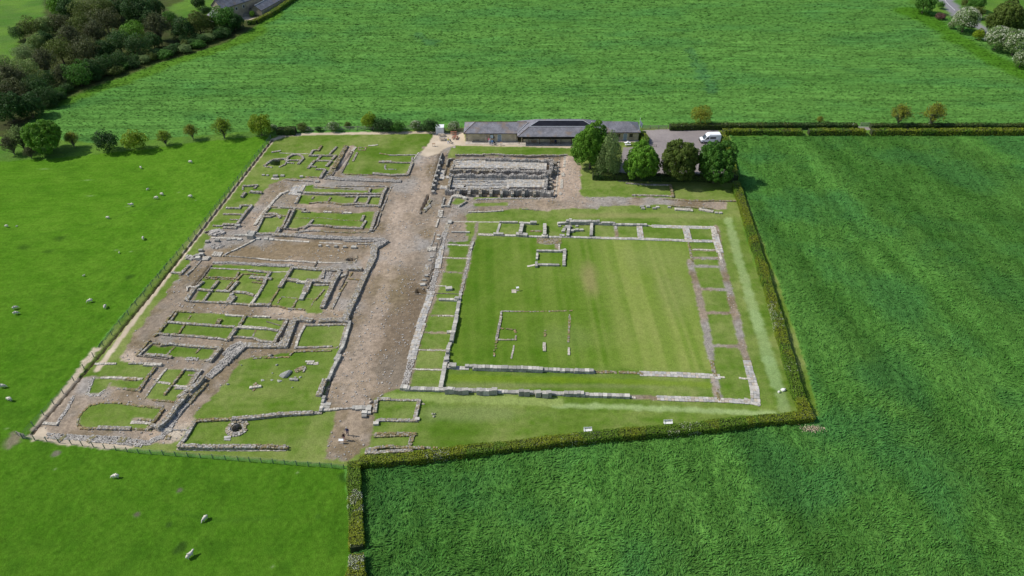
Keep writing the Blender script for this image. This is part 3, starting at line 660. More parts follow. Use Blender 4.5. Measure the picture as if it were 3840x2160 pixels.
ruin('ruined_building', 'large grassed ruin beside the street at the north-west, kerbed at its bottom', 'ruin', '''
m .15 .5|A|1490 362, 1585 362, 1572 395, 1495 392, 1490 362
p .12 .6|A|1620 342, 1715 332
m .15 .6|A|1740 432, 1870 452
r .25 .7|A|1870 455, 2180 450
r .5 1.3|A|1748 530, 1880 532
r .4 .7|A|1880 540, 2145 545
r .3 .7|A|2145 480, 2140 535
r .6 1.0|A|2140 548, 2090 678
r .6 1.1|A|2090 685, 1900 692, 1760 680, 1680 672
m .3 .5|A|1665 690, 1500 690, 1330 680
p .1 .35|A|2218 425, 2145 535
x .15 .4|A|1820 625, 1940 628
x .2 .5|A|1820 575, 1815 615''')
ruin('rubble_wall', 'long thick rubble kerb wall along the cross street below the grassed north ruin', 'wall', 'x .4 1.7|A|1130 722, 1300 742, 1600 750, 1990 765')
ruin('low_wall', 'low wall left of the gully foot at the edge of the pale street', 'wall', '''
r .35 .7|A|620 745, 925 765
B .4 1.0 block|A|995 765''')
ruin('ruined_building', 'long rectangular ruin with double inner walls below the rubble kerb', 'ruin', '''
m .25 .6|A|960 835, 1200 850, 1420 858
r .3 .6|A|1230 825, 1610 825
r .3 .6|A|1640 830, 1830 828
r .7 .9|A|845 903, 1100 915, 1300 915, 1780 918
r .6 .8|A|1335 945, 1770 945
r .7 .9|A|1835 828, 1785 930, 1745 1072
r .4 .7|A|1745 1068, 1455 1068
m .35 .6|A|900 1035, 1000 1020, 1150 1025, 1300 1050
r .5 .7|A|1300 1050, 1480 1040, 1745 1065
r .5 .7|A|1490 945, 1445 1025
r .5 .7|A|1635 950, 1595 1035
m .3 .7|A|1160 960, 1125 1010
m .3 .6|A|950 955, 935 980
r .5 1.0|A|785 935, 738 1025
r .6 .8|A|1635 850, 1620 895''')
ruin('stone_pavement', 'raised pavement of pale slabs at the corner of the long ruin', 'stones', '''
f .15 3.2 paving|A|775 835, 735 905
B .7 .9 block|A|775 885''')
ruin('drain_kerb', 'stone-lined drain running down the right side of the long ruins', 'wall', '''
r .35 .5|A|1890 835, 1862 880, 1830 985, 1780 1100, 1745 1210, 1722 1295
r .35 .5|A|1722 1295, 1675 1360, 1600 1385
m .25 .5|A|1600 1385, 1450 1390, 1100 1378, 1000 1362, 830 1362, 740 1387''')
ruin('curved_wall', 'low wall curving along the left of the bare gravel yard', 'wall', 'p .25 .8|A|640 888, 560 915, 480 990, 420 1065, 350 1140, 290 1218, 245 1290')
ruin('ruined_building', 'grassed twin-room ruin with a thick channelled cross wall left of the street', 'ruin', '''
m .25 .6|A|430 1078, 500 1082
r .35 .7|A|560 1082, 690 1088, 840 1098
r .4 .8|A|840 1098, 820 1132, 890 1135
p .2 .6|A|1075 1135, 1150 1140
m .2 .6|A|1160 1142, 1320 1150
p .25 .6|A|1320 1145, 1400 1150
r .8 .7|A|722 1098, 680 1180, 640 1260, 600 1330
r .7 .5|A|665 1110, 620 1215, 565 1335
r .5 .8|A|350 1160, 500 1162, 542 1200
r .5 .7|A|350 1198, 425 1195, 490 1172
r .5 .8|A|420 1080, 345 1165
r .6 .8|A|350 1175, 320 1240, 245 1388
m .2 .5|A|540 1188, 620 1192
m .08 .3|A|700 1212, 900 1215, 1050 1210, 1250 1238, 1560 1250
r .7 1.0|A|1725 1130, 1680 1250, 1645 1355
r .5 .8|A|940 1230, 885 1300, 840 1330
r .5 .8|A|870 1295, 1055 1300
r .6 .9|A|1100 1302, 1155 1308
r .5 .8|A|1190 1322, 1530 1332
r .5 .9|A|1560 1180, 1535 1235
r .5 .9|A|1580 1245, 1530 1325
d .35 .5|A|610 1345, 750 1355, 772 1335, 868 1320
r .9 1.3|A|540 1325, 512 1372
r .35 .7|A|230 1398, 470 1402''')
ruin('low_wall', 'dashed rubble kerb along the top of the cross street by the channelled ruin', 'wall', 'x .3 .8|B|1540 95, 1640 75, 1790 75')
ruin('ruined_building', 'open-sided ruin beside the left fence with three grassed bays', 'ruin', '''
r .5 .8|N|1480 150, 1680 152, 1700 112, 1865 112
r .7 .9|N|1865 112, 1740 260, 1640 400
r .4 .7|N|1440 245, 1720 250
r .3 .5|N|1540 330, 1650 332''')
ruin('stone_pile', 'stack of long grey slabs at the foot of the open-sided ruin', 'stones', '''
r .6 1.0 slab|N|1430 398, 1640 400
r .4 .7 slab|N|1290 420, 1420 425
r .5 1.1 slab|N|1440 445, 1620 452
B .6 1.2 block|N|1650 408''')
ruin('low_wall', 'short wall stubs in the lawn by the left fence near the north corner', 'wall', '''
r .6 .8|A|100 820, 180 818, 265 812
r .4 .8|A|270 812, 238 850
r .7 1.1|A|185 888, 310 900
r .7 1.0|A|125 898, 88 945
r .3 .6|A|98 825, 95 865''')
ruin('rubble_heap', 'heap of grey and rusty rubble left of the bare gravel yard', 'stones', '''
H .30 170 rubble|N|1340 520, 1440 520
d .4 .6|N|1160 520, 1230 500
r .15 .5|N|1260 572, 1430 572''')
ruin('block_row', 'big dressed blocks at the south-west corner of the channelled ruin', 'stones', '''
a .3 1.0 slab|N|1620 565, 1780 562
a .8 1.3 block|N|1800 515, 1885 520
B 1.0 1.6 block|N|1850 560
r .4 .7|N|1890 550, 2190 550''')
ruin('kerb_line', 'dashed line of pale kerb blocks along the broad gravel street', 'stones', '''
p .15 .7|B|500 165, 700 165, 830 172
B .3 1.0 block|B|700 178, 760 172, 830 178, 980 165, 1050 172, 1150 172, 1215 178
p .1 .6|B|1240 185, 1400 198, 1660 212
p .08 .5|B|1800 222, 2060 235
r .35 .5|B|2250 235, 2440 240''')
ruin('rubble_wall', 'long thick rubble bank above the broad gravel street', 'wall', '''
r .6 1.7|B|1240 120, 1500 128
x .55 1.6|B|1500 128, 1700 148, 2100 165, 2270 170
x .3 1.0|B|2270 170, 2530 178
x .3 .8|B|2100 200, 2400 205, 2530 190''')
for i, (px, ord_) in enumerate(((1800, 'westernmost'), (1890, 'second from the west'), (1995, 'middle'), (2100, 'fourth from the west'), (2210, 'largest and easternmost'))):
    ruin('post_base', f'{ord_} of the five block post bases in the gravel street', 'stone block', f'B {(.35,.35,.4,.5,.5)[i]} {(.7,.7,.8,.8,1.2)[i]}|B|{px} {252+i*4}', group='square post bases in the gravel street')
ruin('kerb_line', 'oblique kerb slanting across the west end of the gravel street', 'wall', '''
p .25 .45|B|1010 188, 870 262, 760 312
r .3 .5|B|760 312, 690 345, 635 380''')
ruin('drain_kerb', 'low drain edging along the bottom of the broad gravel street', 'wall', '''
r .25 .4|B|640 382, 900 400, 1040 412
p .2 .45|B|1040 412, 1240 435, 1460 440
p .2 .5|B|1480 445, 1640 452, 1740 462
p .12 .5|B|1780 462, 2050 470
d .3 .4|B|1765 455, 1740 500''')
ruin('rubble_wall', 'rough stone bank along the top of the many-roomed ruin', 'wall', '''
x .25 .9|B|520 465, 750 465, 1000 480
x .35 1.2|B|1000 482, 1300 495, 1460 500
r .6 1.5|B|1480 512, 1700 532, 2030 548''')
ruin('stone_slabs', 'pale flat slabs at the west end of the gravel street', 'stones', '''
p .25 1.9 slab|B|530 358, 578 360
p .35 1.5 slab|B|395 408, 430 410
a .35 .9 slab|B|440 412, 450 405
H .25 40 rubble|B|245 400, 310 400
B .7 1.0 block|B|325 398, 365 350, 320 368
H .14 60 rubble|B|560 265, 640 265
B .5 .9 block|B|360 308, 560 190, 440 200''')
ruin('drain_kerb', 'pair of long drain kerbs leading down from the pale slabs', 'wall', '''
r .25 .4|B|402 350, 392 400, 320 488
r .2 .5|B|320 490, 260 555
r .4 .7|B|245 555, 195 602''')
ruin('low_wall', 'bent L-shaped stub wall in the grass by the left fence', 'wall', '''
r .45 .8|B|10 578, 110 588
r .5 .9|B|112 600, 210 500''')
ruin('precinct_wall', 'long tall grey wall beside the main street with its stepped return', 'wall', '''
x .7 2.6|B|2576 195, 2470 262
r .8 2.2|B|2460 250, 2445 390, 2400 490
r .85 1.7|B|2400 490, 2330 640, 2260 800
r .9 1.9|B|2260 800, 2180 960, 2105 1135
r .8 1.6|B|2150 1160, 1980 1150, 1810 1158
r .8 1.6|B|1710 1160, 1600 1140, 1500 1142
r .8 2.0|B|1480 1160, 1440 1270, 1370 1449
r .8 2.0|C|2010 440, 1990 520
r .6 1.8|C|2040 528, 1800 528, 1500 522
x .6 2.4|C|1500 535, 1400 620, 1300 720
x .35 2.0|C|1300 720, 1220 800, 1120 890
x .7 1.3|C|1480 500, 1390 540, 1300 625''')
ruin('low_wall', 'pale kerb round the small square lawn next to the main street', 'wall', '''
p .2 .6|C|2270 278, 2200 400, 2150 555
r .3 .6|C|2150 555, 2400 550, 2576 540
r .35 .8|O|768 817, 868 815
r .5 .7|O|872 815, 856 870''')
ruin('ruined_building', 'many-roomed ruin with mossy walls in the middle of the left block', 'ruin', '''
r .2 .6|B|490 530, 700 540, 950 555
r .4 .9|B|950 555, 1200 578
p .08 .3|B|1200 580, 1460 575
d .3 .4|B|490 495, 400 620, 285 745
m .3 .5|B|420 638, 600 638, 760 650
m .2 .5|B|420 655, 760 668
m .4 .7|B|820 575, 785 645
m .4 .6|B|860 602, 805 662
m .25 .4|B|860 600, 1010 602, 1120 615
r .5 1.1|B|960 635, 1200 652
r .5 1.0|B|1190 590, 1150 640, 1130 700
m .4 .9|B|1040 660, 1100 670
r .6 .9|B|385 688, 300 762
r .6 .9|B|570 680, 505 762
m .4 .8|B|752 690, 665 792
r .6 .9|B|812 688, 718 795
m .25 .6|B|990 700, 1110 712
r .6 .9|B|330 782, 490 798
r .45 .8|B|550 800, 700 808
r .5 .9|B|750 812, 900 825, 990 850
r .4 .8|B|1140 700, 1090 780
p .35 .7|B|1090 785, 1000 920, 960 970
r .7 1.0|B|1472 510, 1400 620, 1375 665
r .6 1.3|B|1370 665, 1322 745
m .35 .6|B|1300 785, 1190 960
r .7 1.3|B|1410 658, 1515 675
p .5 .8|B|1530 690, 1620 695
r .7 1.2|B|1640 672, 1950 690
r .7 1.9|B|1672 690, 1625 800
a .5 1.3|B|1625 800, 1580 885
r .9 1.3|B|2045 560, 1960 700, 1890 860, 1830 985
r .5 1.0|B|1850 550, 1830 640, 1795 658
r .3 .6|B|1730 735, 1930 730
m .25 .5|B|1850 790, 1750 910
m .08 .3|B|1340 880, 1520 895, 1740 905
m .15 .4|B|1330 890, 1290 950
m .3 .6|B|1520 910, 1470 1010
m .06 .3|B|1740 905, 1690 1000
r .45 .6|B|190 925, 400 935, 580 942
r .6 .9|B|585 938, 670 940
r .4 .6|B|670 955, 940 970
r .7 1.0|B|960 968, 1190 968
m .3 .6|B|1200 985, 1300 990, 1420 1020
m .3 .6|B|1420 1020, 1620 1030
r .5 .7|B|470 820, 395 922
r .6 1.4|B|275 780, 190 905
p .3 .4|B|200 800, 198 765, 225 750, 280 760
r .7 1.0|B|742 832, 682 940
r .7 1.2|B|772 868, 712 940
r .5 1.2 flagged_floor|B|2120 600, 2050 625
x .12 2.4 flagged_floor|B|1900 570, 1870 650''')
ruin('low_wall', 'short thick wall stub beside the timbered pit', 'wall', 'r .8 1.4|B|2145 530, 2290 535')
ruin('low_wall', 'mossy broken kerb lines between the many-roomed ruin and the tall wall', 'wall', '''
d .3 .4|B|2135 535, 2130 600, 2040 780
m .25 .6|B|2195 575, 2160 620
m .25 .6|B|2120 700, 2040 830
r .3 .7|B|2040 830, 1945 1015
m .25 .6|B|2140 655, 2260 670''')
ruin('pit_lining', 'square stone-lined pit in the gravel street near the tall wall', 'pit', '''
r .15 .4|B|2140 418, 2235 412
r .15 .4|B|2245 425, 2225 462
m .15 .4|B|2225 465, 2110 455
r .25 .5|B|2250 405, 2240 385
r .12 .5|B|2140 478, 2210 475''')
ruin('ruined_building', 'long grassed four-room ruin with parallel walls, lower left', 'ruin', '''
m .45 .6|C|690 105, 590 235
m .45 .6|C|715 130, 640 230
m .5 .9|C|590 250, 480 385, 450 400
m .35 .6|C|700 112, 900 128
r .5 .8|C|600 242, 840 262, 1100 282, 1400 302
p .35 .8|C|1450 305, 1600 312, 1780 322
r .35 .8|C|1780 322, 1930 352
m .3 .5|C|812 275, 740 382
m .15 .5|C|885 175, 855 208
m .5 1.1|C|1240 212, 1205 262
m .5 .9|C|1550 165, 1470 292
r .7 1.1|C|1440 308, 1345 445
p .25 .5|C|1310 162, 1510 175
p .25 .5|C|1640 180, 1830 185
r .35 .6|C|1930 212, 2050 212
r .9 .9|C|2055 215, 1970 355, 1890 488
r .5 .7|C|1880 490, 1740 478, 1650 440
r .45 .6|C|1650 440, 1440 425, 1370 428
r .5 .6|C|1330 465, 1200 440, 1110 438
r .4 .7|C|1070 432, 870 412, 660 402
r .5 .7|C|620 398, 500 382
m .06 .5|C|1685 325, 1640 412
d .15 .3|C|1800 242, 1960 292
r .5 .9|C|700 390, 670 395''')
ruin('ruined_building', 'narrow two-room ruin with a high right end below the four-room ruin', 'ruin', '''
m .5 .6|C|385 462, 230 640
r .45 .6|C|400 512, 270 635
m .3 .6|C|390 500, 500 502
r .6 .8|C|520 520, 650 503, 850 530, 1240 555
r .8 1.0|C|1240 560, 1120 705
r .6 .9|C|340 635, 550 650, 635 662
d .3 .5|C|240 655, 340 662, 600 690
x .2 1.0|C|840 688, 950 695
r .3 .8|C|1060 708, 1120 712
m .12 .6|C|685 550, 600 638
m .2 .7|C|990 572, 945 612''')
ruin('low_wall', 'straight low wall west of the narrow ruin ending in a round stone', 'wall', '''
r .3 .5|C|140 748, 320 745
p .4 .8|C|320 752, 520 758
p .15 .6|D|960 205, 1190 200''')
ruin('ruined_building', 'mossy low ruin of two plots beside the sandy path at bottom left', 'ruin', '''
m .5 .9|D|1675 240, 1600 340, 1540 430, 1480 520
m .3 .6|D|1305 500, 1400 518, 1480 520
m .25 .9|D|1310 385, 1430 392
p .12 .6|D|1030 372, 1250 372, 1500 385
x .12 .7|D|930 375, 860 560, 900 585, 1000 580, 1060 530''')
ruin('ruined_building', 'ruin with four small grass squares left of the tallest wall', 'ruin', '''
p .15 .5|C|590 808, 480 950
r .15 .5|C|480 950, 330 1160
m .45 .6|C|800 820, 735 905, 640 1025, 570 1110
r .5 .8|C|805 812, 900 815, 1000 830
r .6 .9|C|1000 830, 920 950, 840 1070, 740 1140
p .1 .6|C|500 975, 620 990
p .1 .6|C|690 1010, 830 1030
r .2 .8|C|700 1045, 830 1045
m .25 .6|C|430 1185, 690 1212
r .2 .5|C|860 888, 930 890''')
ruin('precinct_wall', 'tallest grey wall running diagonally down to a hooked end at bottom left', 'wall', '''
r 1.3 1.3|C|1030 898, 950 1000, 880 1055
r .6 2.6|C|950 1010, 900 1060
r 1.3 1.3|D|2060 560, 1950 690, 1830 850, 1710 955
r 1.0 .9|D|1710 955, 1650 945''')
ruin('rubble_wall', 'collapsed rubble footing along the right of the tallest wall', 'wall', '''
m .5 1.1|C|1070 980, 960 1100, 870 1205
r .35 .9|C|950 1030, 900 1110
x .4 1.1|D|2100 640, 1960 800
x .2 1.6|D|1960 800, 1880 900, 1830 1000
x .15 1.4|D|1830 1000, 1750 1090''')
ruin('ruined_building', 'round-ended ruin enclosing a grass oval at the bottom left', 'ruin', '''
m .5 .8|D|1770 742, 1690 860, 1605 960
m .2 .6|D|1770 738, 1500 712, 1200 672, 1050 675
m .15 .5|D|1050 675, 900 700, 790 790, 740 880, 740 930
m .3 .7|D|740 930, 780 975, 860 985, 990 975
r .5 1.1|D|990 970, 1160 975
r .5 1.1|D|1180 975, 1355 982
m .25 .6|D|1365 985, 1620 1000
m .4 .6|D|1450 872, 1620 885
p .1 .9|D|1400 908, 1600 915
r .6 .8|D|1590 985, 1640 960''')
ruin('rubble_strip', 'broad strip of loose rubble edging the sandy path at the bottom left', 'stones', '''
x .15 1.5 rubble|D|380 1070, 600 1085, 900 1105
x .2 1.9 rubble|D|900 1105, 1250 1130, 1500 1165
x .15 1.3 rubble|D|1500 1165, 1600 1155, 1700 1105, 1750 1085
m .2 1.0 wall|D|600 1065, 530 1125
m .25 1.2 wall|D|940 1085, 880 1130
m .25 1.6 wall|D|1260 1120, 1330 1125''')
ruin('low_wall', 'low pebbly kerb corner beside the sandy path at bottom left', 'wall', '''
p .25 .7|D|335 920, 480 928
x .15 .7|D|485 930, 560 830, 620 740, 690 600''')
ruin('low_wall', 'thin wall closing the foot of the lower street by the well garden', 'wall', '''
p .2 .8|D|1740 1000, 1860 1003
r .2 .5|D|1870 1000, 2070 1005
m .2 .5|D|1820 1085, 1850 1085, 1845 1110, 1820 1110, 1820 1085''')
ruin('enclosure_wall', 'walls round three sides of the lawn that holds the well', 'wall', '''
m .5 .9|E|290 790, 500 778, 740 768
r .8 1.1|E|740 765, 900 755, 1100 735, 1300 712
r .7 1.1|E|1300 712, 1500 700, 1700 690
r .3 .9|E|1725 700, 1805 695
r .5 1.0|E|290 795, 240 880, 170 1000, 100 1090
r 1.1 1.1|E|90 1095, 500 1100, 1000 1098
m .9 1.1|E|1000 1098, 1385 1105
p .1 .5|E|80 1140, 700 1150, 1380 1150''')
ruin('kerb_line', 'kerb of small stones along the top of the left-hand lawn', 'wall', '''
m .2 .5|C|1640 688, 1850 675, 2060 668
m .3 .7|C|2080 640, 2110 610
m .25 .6|C|2110 602, 2576 590''')
ruin('street_wall', 'pale coped wall between the left-hand lawn and the main street', 'wall', '''
a .6 .8|E|2045 0, 1965 150, 1915 268
a .6 .8|O|880 808, 862 870, 845 900
r 1.0 1.3|E|1860 285, 1815 400, 1800 455
r .6 1.4|E|1800 440, 1785 470
a .6 .8|E|1855 500, 1830 560, 1815 650
r .3 .4|E|1935 300, 1880 480, 1840 650''')
ruin('drain_kerb', 'stone channel crossing the foot of the main street', 'stones', '''
p .25 .6|E|1850 665, 2020 652
r .3 .5|E|2020 650, 2200 640
B .4 1.2 slab|E|2230 632, 2270 635
B .45 .9 block|E|2335 640, 2385 650, 2340 690, 2335 730, 2385 690, 2400 620
a .08 2.4 slab|E|1875 600, 1860 640
H .22 22 rubble|E|2340 640, 2400 650''')
# the well
def well():
    x, y = W('E', 800, 878, .2); R_ = 1.3
    root = thing('stone_well', 'round stone-kerbed well sunk in the lower left lawn', 'well', (x, y, 0))
    rows = []
    for ring, (r, lo, hi) in enumerate(((R_, -.2, .28), (R_+.4, -.2, .16), (R_-.2, -1.1, .05))):
        n = int(2*math.pi*r/.45)
        for i in range(n):
            a = i*2*math.pi/n
            if ring == 1 and -.2 < a < .3: continue
            rows.append((r*math.cos(a), r*math.sin(a), lo, hi*random.uniform(.5, 1.3), .2, .22, a+math.pi/2))
    stones('kerb', rows, root, 'r')
    stones('rubble', [(random.uniform(-.8, .8), random.uniform(-.8, .8), -1.1, -.85, .13, .1, random.random()*3) for _ in range(30)], root, 'd')
    stones('slab', [(-1.0, -R_-.7, -.1, .15, .6, .22, .1), (-.9, -R_-1.2, -.1, .1, .55, .2, -.1)], root, 'f')
well()
def boulder(name, label, s, x, y, r, h, col=(.27, .27, .25), cat='boulder', group=None):
    r *= .62; h *= .85; wx, wy = W(s, x, y, h*.6); bm = bmesh.new(); bmesh.ops.create_icosphere(bm, subdivisions=2, radius=1)
    sd = random.random()*50
    for v in bm.verts:
        k = .75+.5*random.random()*.35+.25*math.sin(v.co.x*3+sd)*math.cos(v.co.y*2.6+sd)
        v.co = Vector((v.co.x*r*k, v.co.y*r*.72*k, max(-.3, v.co.z*h*k)))
    me = bpy.data.meshes.new(name); bm.to_mesh(me); bm.free()
    ca = me.color_attributes.new('Col', 'FLOAT_COLOR', 'POINT'); ca.data.foreach_set('color', np.tile(np.array([*col, 1], np.float32), len(me.vertices)))
    me.materials.append(M_STONE); o = bpy.data.objects.new(name, me); COL.objects.link(o); o.location = (wx, wy, gz(wx, wy)+h*.15); o.rotation_euler = (0, 0, random.uniform(-.5, .5))
    return tag(o, label, cat, group)
boulder('boulder', 'large grey boulder in the middle of the left-hand lawn', 'E', 1385, 225, 2.0, .75)
for nm, lb, x, y, r, h in (('boulder', 'small boulder north of the large grey boulder', 1280, 120, .5, .3), ('boulder', 'flat dark stone below the large grey boulder', 1312, 315, .9, .2), ('stone', 'round stone left of the large grey boulder', 1228, 220, .35, .2),
    ('stone_slab', 'round pale slab west of the flat dark stone', 1108, 306, .65, .1), ('stone_slab', 'buried round slab between the flat dark stone and the pale slab', 1222, 304, .6, .05), ('boulder', 'mossy stone at the lawn edge beside the lower street', 688, 350, .55, .35),
    ('stone_slab', 'ring-shaped slab right of the low mixed pile', 1563, 268, .55, .2), ('stone', 'stub of stone at the lawn edge near the top of the lower street', 855, 124, .3, .25), ('stone', 'small cobble alone near the middle south of the left-hand lawn', 1467, 393, .3, .2)):
    boulder(nm, lb, 'E', x, y, r, h, (.30, .31, .25), 'stone' if nm != 'boulder' else 'boulder')
ruin('stone_pile', 'low mixed pile of blocks right of the large grey boulder', 'stones', '''
B .3 .7 block|E|1460 288, 1485 292, 1515 295
H .15 14 rubble|E|1480 290, 1530 290''')
ruin('brick_pile', 'rust-red square of tiles near the top right of the left-hand lawn', 'stones', '''
m .15 1.6 tiles|E|1520 190, 1570 170, 1610 160
r .25 .4|E|1600 205, 1625 150''')
ruin('stone_pile', 'mossy cross-shaped stones in the left of the left-hand lawn', 'stones', '''
p .3 .6 slab|E|960 392, 1068 378
m .25 .9 block|E|1015 350, 1035 362
m .12 .7 block|E|1010 405, 1000 425''')
ruin('stone_slabs', 'two pale slabs in the top right of the left-hand lawn', 'stones', '''
p .12 .5 slab|E|1635 82, 1715 78
p .2 .6 slab|E|1655 105, 1700 105
p .1 .8 slab|E|1735 108, 1755 106''')
boulder('boulder', 'lone boulder on the gravel above the left-hand lawn', 'C', 1845, 648, .9, .55, (.36, .32, .26))

# ---- granaries
def granary():
    g_n = '''
r 1.1 .9|F|430 672, 700 668, 900 662
x 1.4 1.1|F|900 662, 1250 672, 1500 680, 1870 682
r 1.0 .9|F|430 690, 400 760, 365 835
r 1.2 .9|F|360 828, 700 832, 1060 838
x 1.5 1.3|F|1060 842, 1300 840, 1560 850, 1850 852
x 1.7 1.1|F|1880 672, 1885 760, 1875 830, 1850 880
r .9 .45|F|735 815, 1250 820
r .9 .45|F|1150 790, 1500 795
f .85 4.6 floor_slab|F|480 742, 700 735, 1000 740, 1300 750
f .85 3.6 floor_slab|F|1300 752, 1500 765, 1740 775
f .9 1.2 floor_slab|F|500 790, 750 782, 1280 790
f 1.0 .7 sleeper_wall|F|430 785, 640 790
f 1.0 .5 sleeper_wall|F|440 745, 470 742
f 1.0 .5 sleeper_wall|F|440 715, 480 712'''
    g_s = '''
x 1.9 1.3|F|355 900, 700 905, 1100 905, 1500 912, 1800 915
r 1.5 1.0|F|365 915, 350 1000, 330 1090
x 1.5 1.0|F|290 1130, 430 1135, 500 1140
r 1.4 .9|F|500 1122, 800 1125, 1150 1128
x 1.6 .9|F|1150 1128, 1500 1135, 1740 1140
x 1.6 1.9|F|1740 1150, 1880 1160
x 1.7 1.0|F|1812 915, 1806 1000, 1790 1110
f .95 3.0 floor_slab|F|1260 1050, 1400 1048, 1740 1050
f 1.0 1.6 floor_slab|F|1230 985, 1500 995, 1740 1002
f 1.0 1.2 floor_slab|F|380 1075, 520 1082'''
    for y_, xs in ((965, 400), (990, 400), (1012, 385), (1035, 385), (1058, 380), (1080, 600), (1098, 440)):
        for a_, b_ in ((0, 190), (215, 520), (545, 800)):
            g_s += f'\nf {1.05 if (y_ % 2) else .95} .5 sleeper_wall|F|{xs+a_} {y_}, {min(1215, xs+b_)} {y_+random.randint(0, 8)}'
    for x_ in (470, 640, 810, 970, 1130, 1295, 1460, 1630):
        g_s += f'\nr 1.5 1.1 buttress|F|{x_} 1135, {x_-2} 1178'
    for y_ in (950, 1010, 1070): g_s += f'\nr 1.4 1.0 buttress|F|1815 {y_}, 1880 {y_+6}'
    for y_ in (715, 775, 820): g_n += f'\nr 1.5 1.0 buttress|F|1890 {y_}, 1945 {y_+6}'
    for x_ in (530, 735, 925, 1110, 1320, 1505): g_n += f'\nr 1.25 .8 buttress|F|{x_+40} 838, {x_+40} 858'
    ruin('granary_ruin', 'northern granary ruin with a raised floor of pale flagstones', 'ruin', g_n.strip(), zb=GZ)
    ruin('granary_ruin', 'southern granary ruin with parallel sleeper walls and buttresses', 'ruin', g_s.strip(), zb=GZ)
    ruin('retaining_wall', 'retaining wall under the grass bank below the visitor building', 'wall', '''
r .95 .7|F|430 598, 840 600, 850 592
r 1.0 .7|F|850 588, 1080 592, 1160 600
r .95 .7|F|1160 602, 1540 612, 2110 602''', zb=GZ)
    ruin('retaining_wall', 'straight revetment dividing the main street from the portico columns', 'wall', 'r 1.1 .45|F|228 565, 190 690, 150 830, 100 990, 70 1110', zb=GZ)
    ruin('low_wall', 'curving kerb at the north-west corner of the granaries', 'wall', '''
r .7 .6|F|420 655, 340 662, 310 690, 302 760
d .3 .5|F|295 800, 265 905''', zb=GZ)
    ruin('low_wall', 'line of stones on the brown gravel right of the granaries', 'wall', '''
p .12 .8|F|2090 620, 2082 775
p .15 1.0|F|2055 880, 2060 915
p .12 .8|F|2040 980, 2035 1100
p .2 .8|F|2015 1180, 2020 1195
p .12 .4|F|1998 660, 1975 900, 1945 1240
r .6 .5|F|1905 668, 1990 665''', zb=0)
    ruin('fountain_basin', 'pale rectangular stone tank with slab sides south of the granaries', 'basin', '''
a .5 .5|F|265 1228, 245 1290, 232 1372
a .5 .5|F|245 1372, 330 1375
a .4 .6|F|385 1225, 350 1300, 325 1370
p .5 1.4 slab|F|400 1215, 500 1222
a .5 .9 slab|F|480 1215, 600 1255
r .6 .6|F|600 1300, 490 1370''')
    ruin('low_wall', 'mossy kerb below the buttresses of the southern granary', 'wall', '''
x .25 .7|F|750 1275, 1100 1262, 1700 1255
x .3 .9|F|1730 1215, 1890 1220, 1900 1245''')
    ruin('rubble_heap', 'sunken tank edge with tumbled slabs at the end of the revetment', 'stones', '''
d .3 .5|A|2325 935, 2240 1150
m .4 .9|A|2370 990, 2290 1110
r .3 .8|A|2360 1070, 2290 1130
a .3 1.2 slab|A|2300 1100, 2340 1065''')
    ruin('stone_slabs', 'pavement slabs between the columns and the granaries', 'stones', '''
f .12 1.2 slab|F|250 845, 232 960
f .2 1.6 slab|F|230 1090, 300 1095
f .12 .9 slab|F|300 930, 310 940''', zb=GZ)
    for i, (x_, y_, hh) in enumerate(((208, 690, 1.0), (182, 770, 1.3), (172, 850, 1.0), (146, 925, 1.3), (128, 1008, .9), (104, 1070, 1.2), (95, 1160, .8))):
        x, y = W('F', x_, y_-10, GZ+hh)
        c = MB(); c.tube([(0, 0, -.2), (0, 0, hh)], .46, 14, (.34, .32, .28))
        o = c.build('column_stump', M_STONE, usecol=True); o.location = (x, y, GZ)
        cap = MB(); cap.box((0, 0, .1), (1.3, 1.2, .25), 0, (.38, .35, .3)); cap.build('plinth', M_STONE, o, usecol=True)
        tag(o, ('northernmost column stump beside the revetment', 'second column stump from the north, a tall one', 'third column stump from the north', 'middle column stump beside the revetment', 'third column stump from the south, a short one', 'second column stump from the south', 'southernmost and lowest column stump')[i], 'column', 'portico column stumps')
granary()
# ---- site road kerbs east of the granaries
ruin('low_wall', 'pale kerb wall on the north side of the east road', 'wall', '''
r .35 .8|G|875 1065, 1180 1068, 1370 1080
m .2 .5|G|1240 1112, 1500 1130, 1700 1135
m .35 .7|G|1700 1138, 1850 1128, 2110 1135''')
ruin('low_wall', 'short wall running south from the tree shade to the east road', 'wall', 'm .6 .9|G|1335 940, 1365 1078')
ruin('low_wall', 'dark wall line in the shade along the foot of the car park trees', 'wall', 'r .35 .7|G|800 920, 1050 938, 1330 940')
ruin('low_wall', 'mossy broken wall along the south side of the east road', 'wall', '''
m .35 .8|G|1345 1192, 1600 1210, 1830 1225
p .25 1.2|G|1400 1232, 1580 1240
p .25 1.1|G|1690 1235, 1830 1258''')
ruin('stone_blocks', 'small clusters of loose blocks on the grass south of the east road', 'stones', '''
B .35 .9 block|G|990 1198, 1065 1200, 1180 1205, 1005 1220, 1140 1220
B .3 .8 block|G|1320 1208, 1890 1270, 1940 1272''')
ruin('kerb_line', 'thin stone edging between the road gravel and the grass', 'wall', '''
p .2 .4|H|1020 70, 1180 70, 1430 55
r .2 .4|H|1670 40, 1850 48''')
ruin('kerb_line', 'broken kerb down the right side of the main street', 'wall', '''
p .25 .5|H|665 55, 655 110
p .25 .5|H|655 150, 630 255
r .2 .5|H|612 330, 590 420, 560 500
p .2 1.0|H|690 60, 685 115
r .2 .4|H|670 125, 740 128''')
ruin('revetment', 'dark stone edge between the street trench and the flagged walk', 'wall', 'd .3 .4|H|700 380, 665 500, 620 650, 575 820, 530 995')
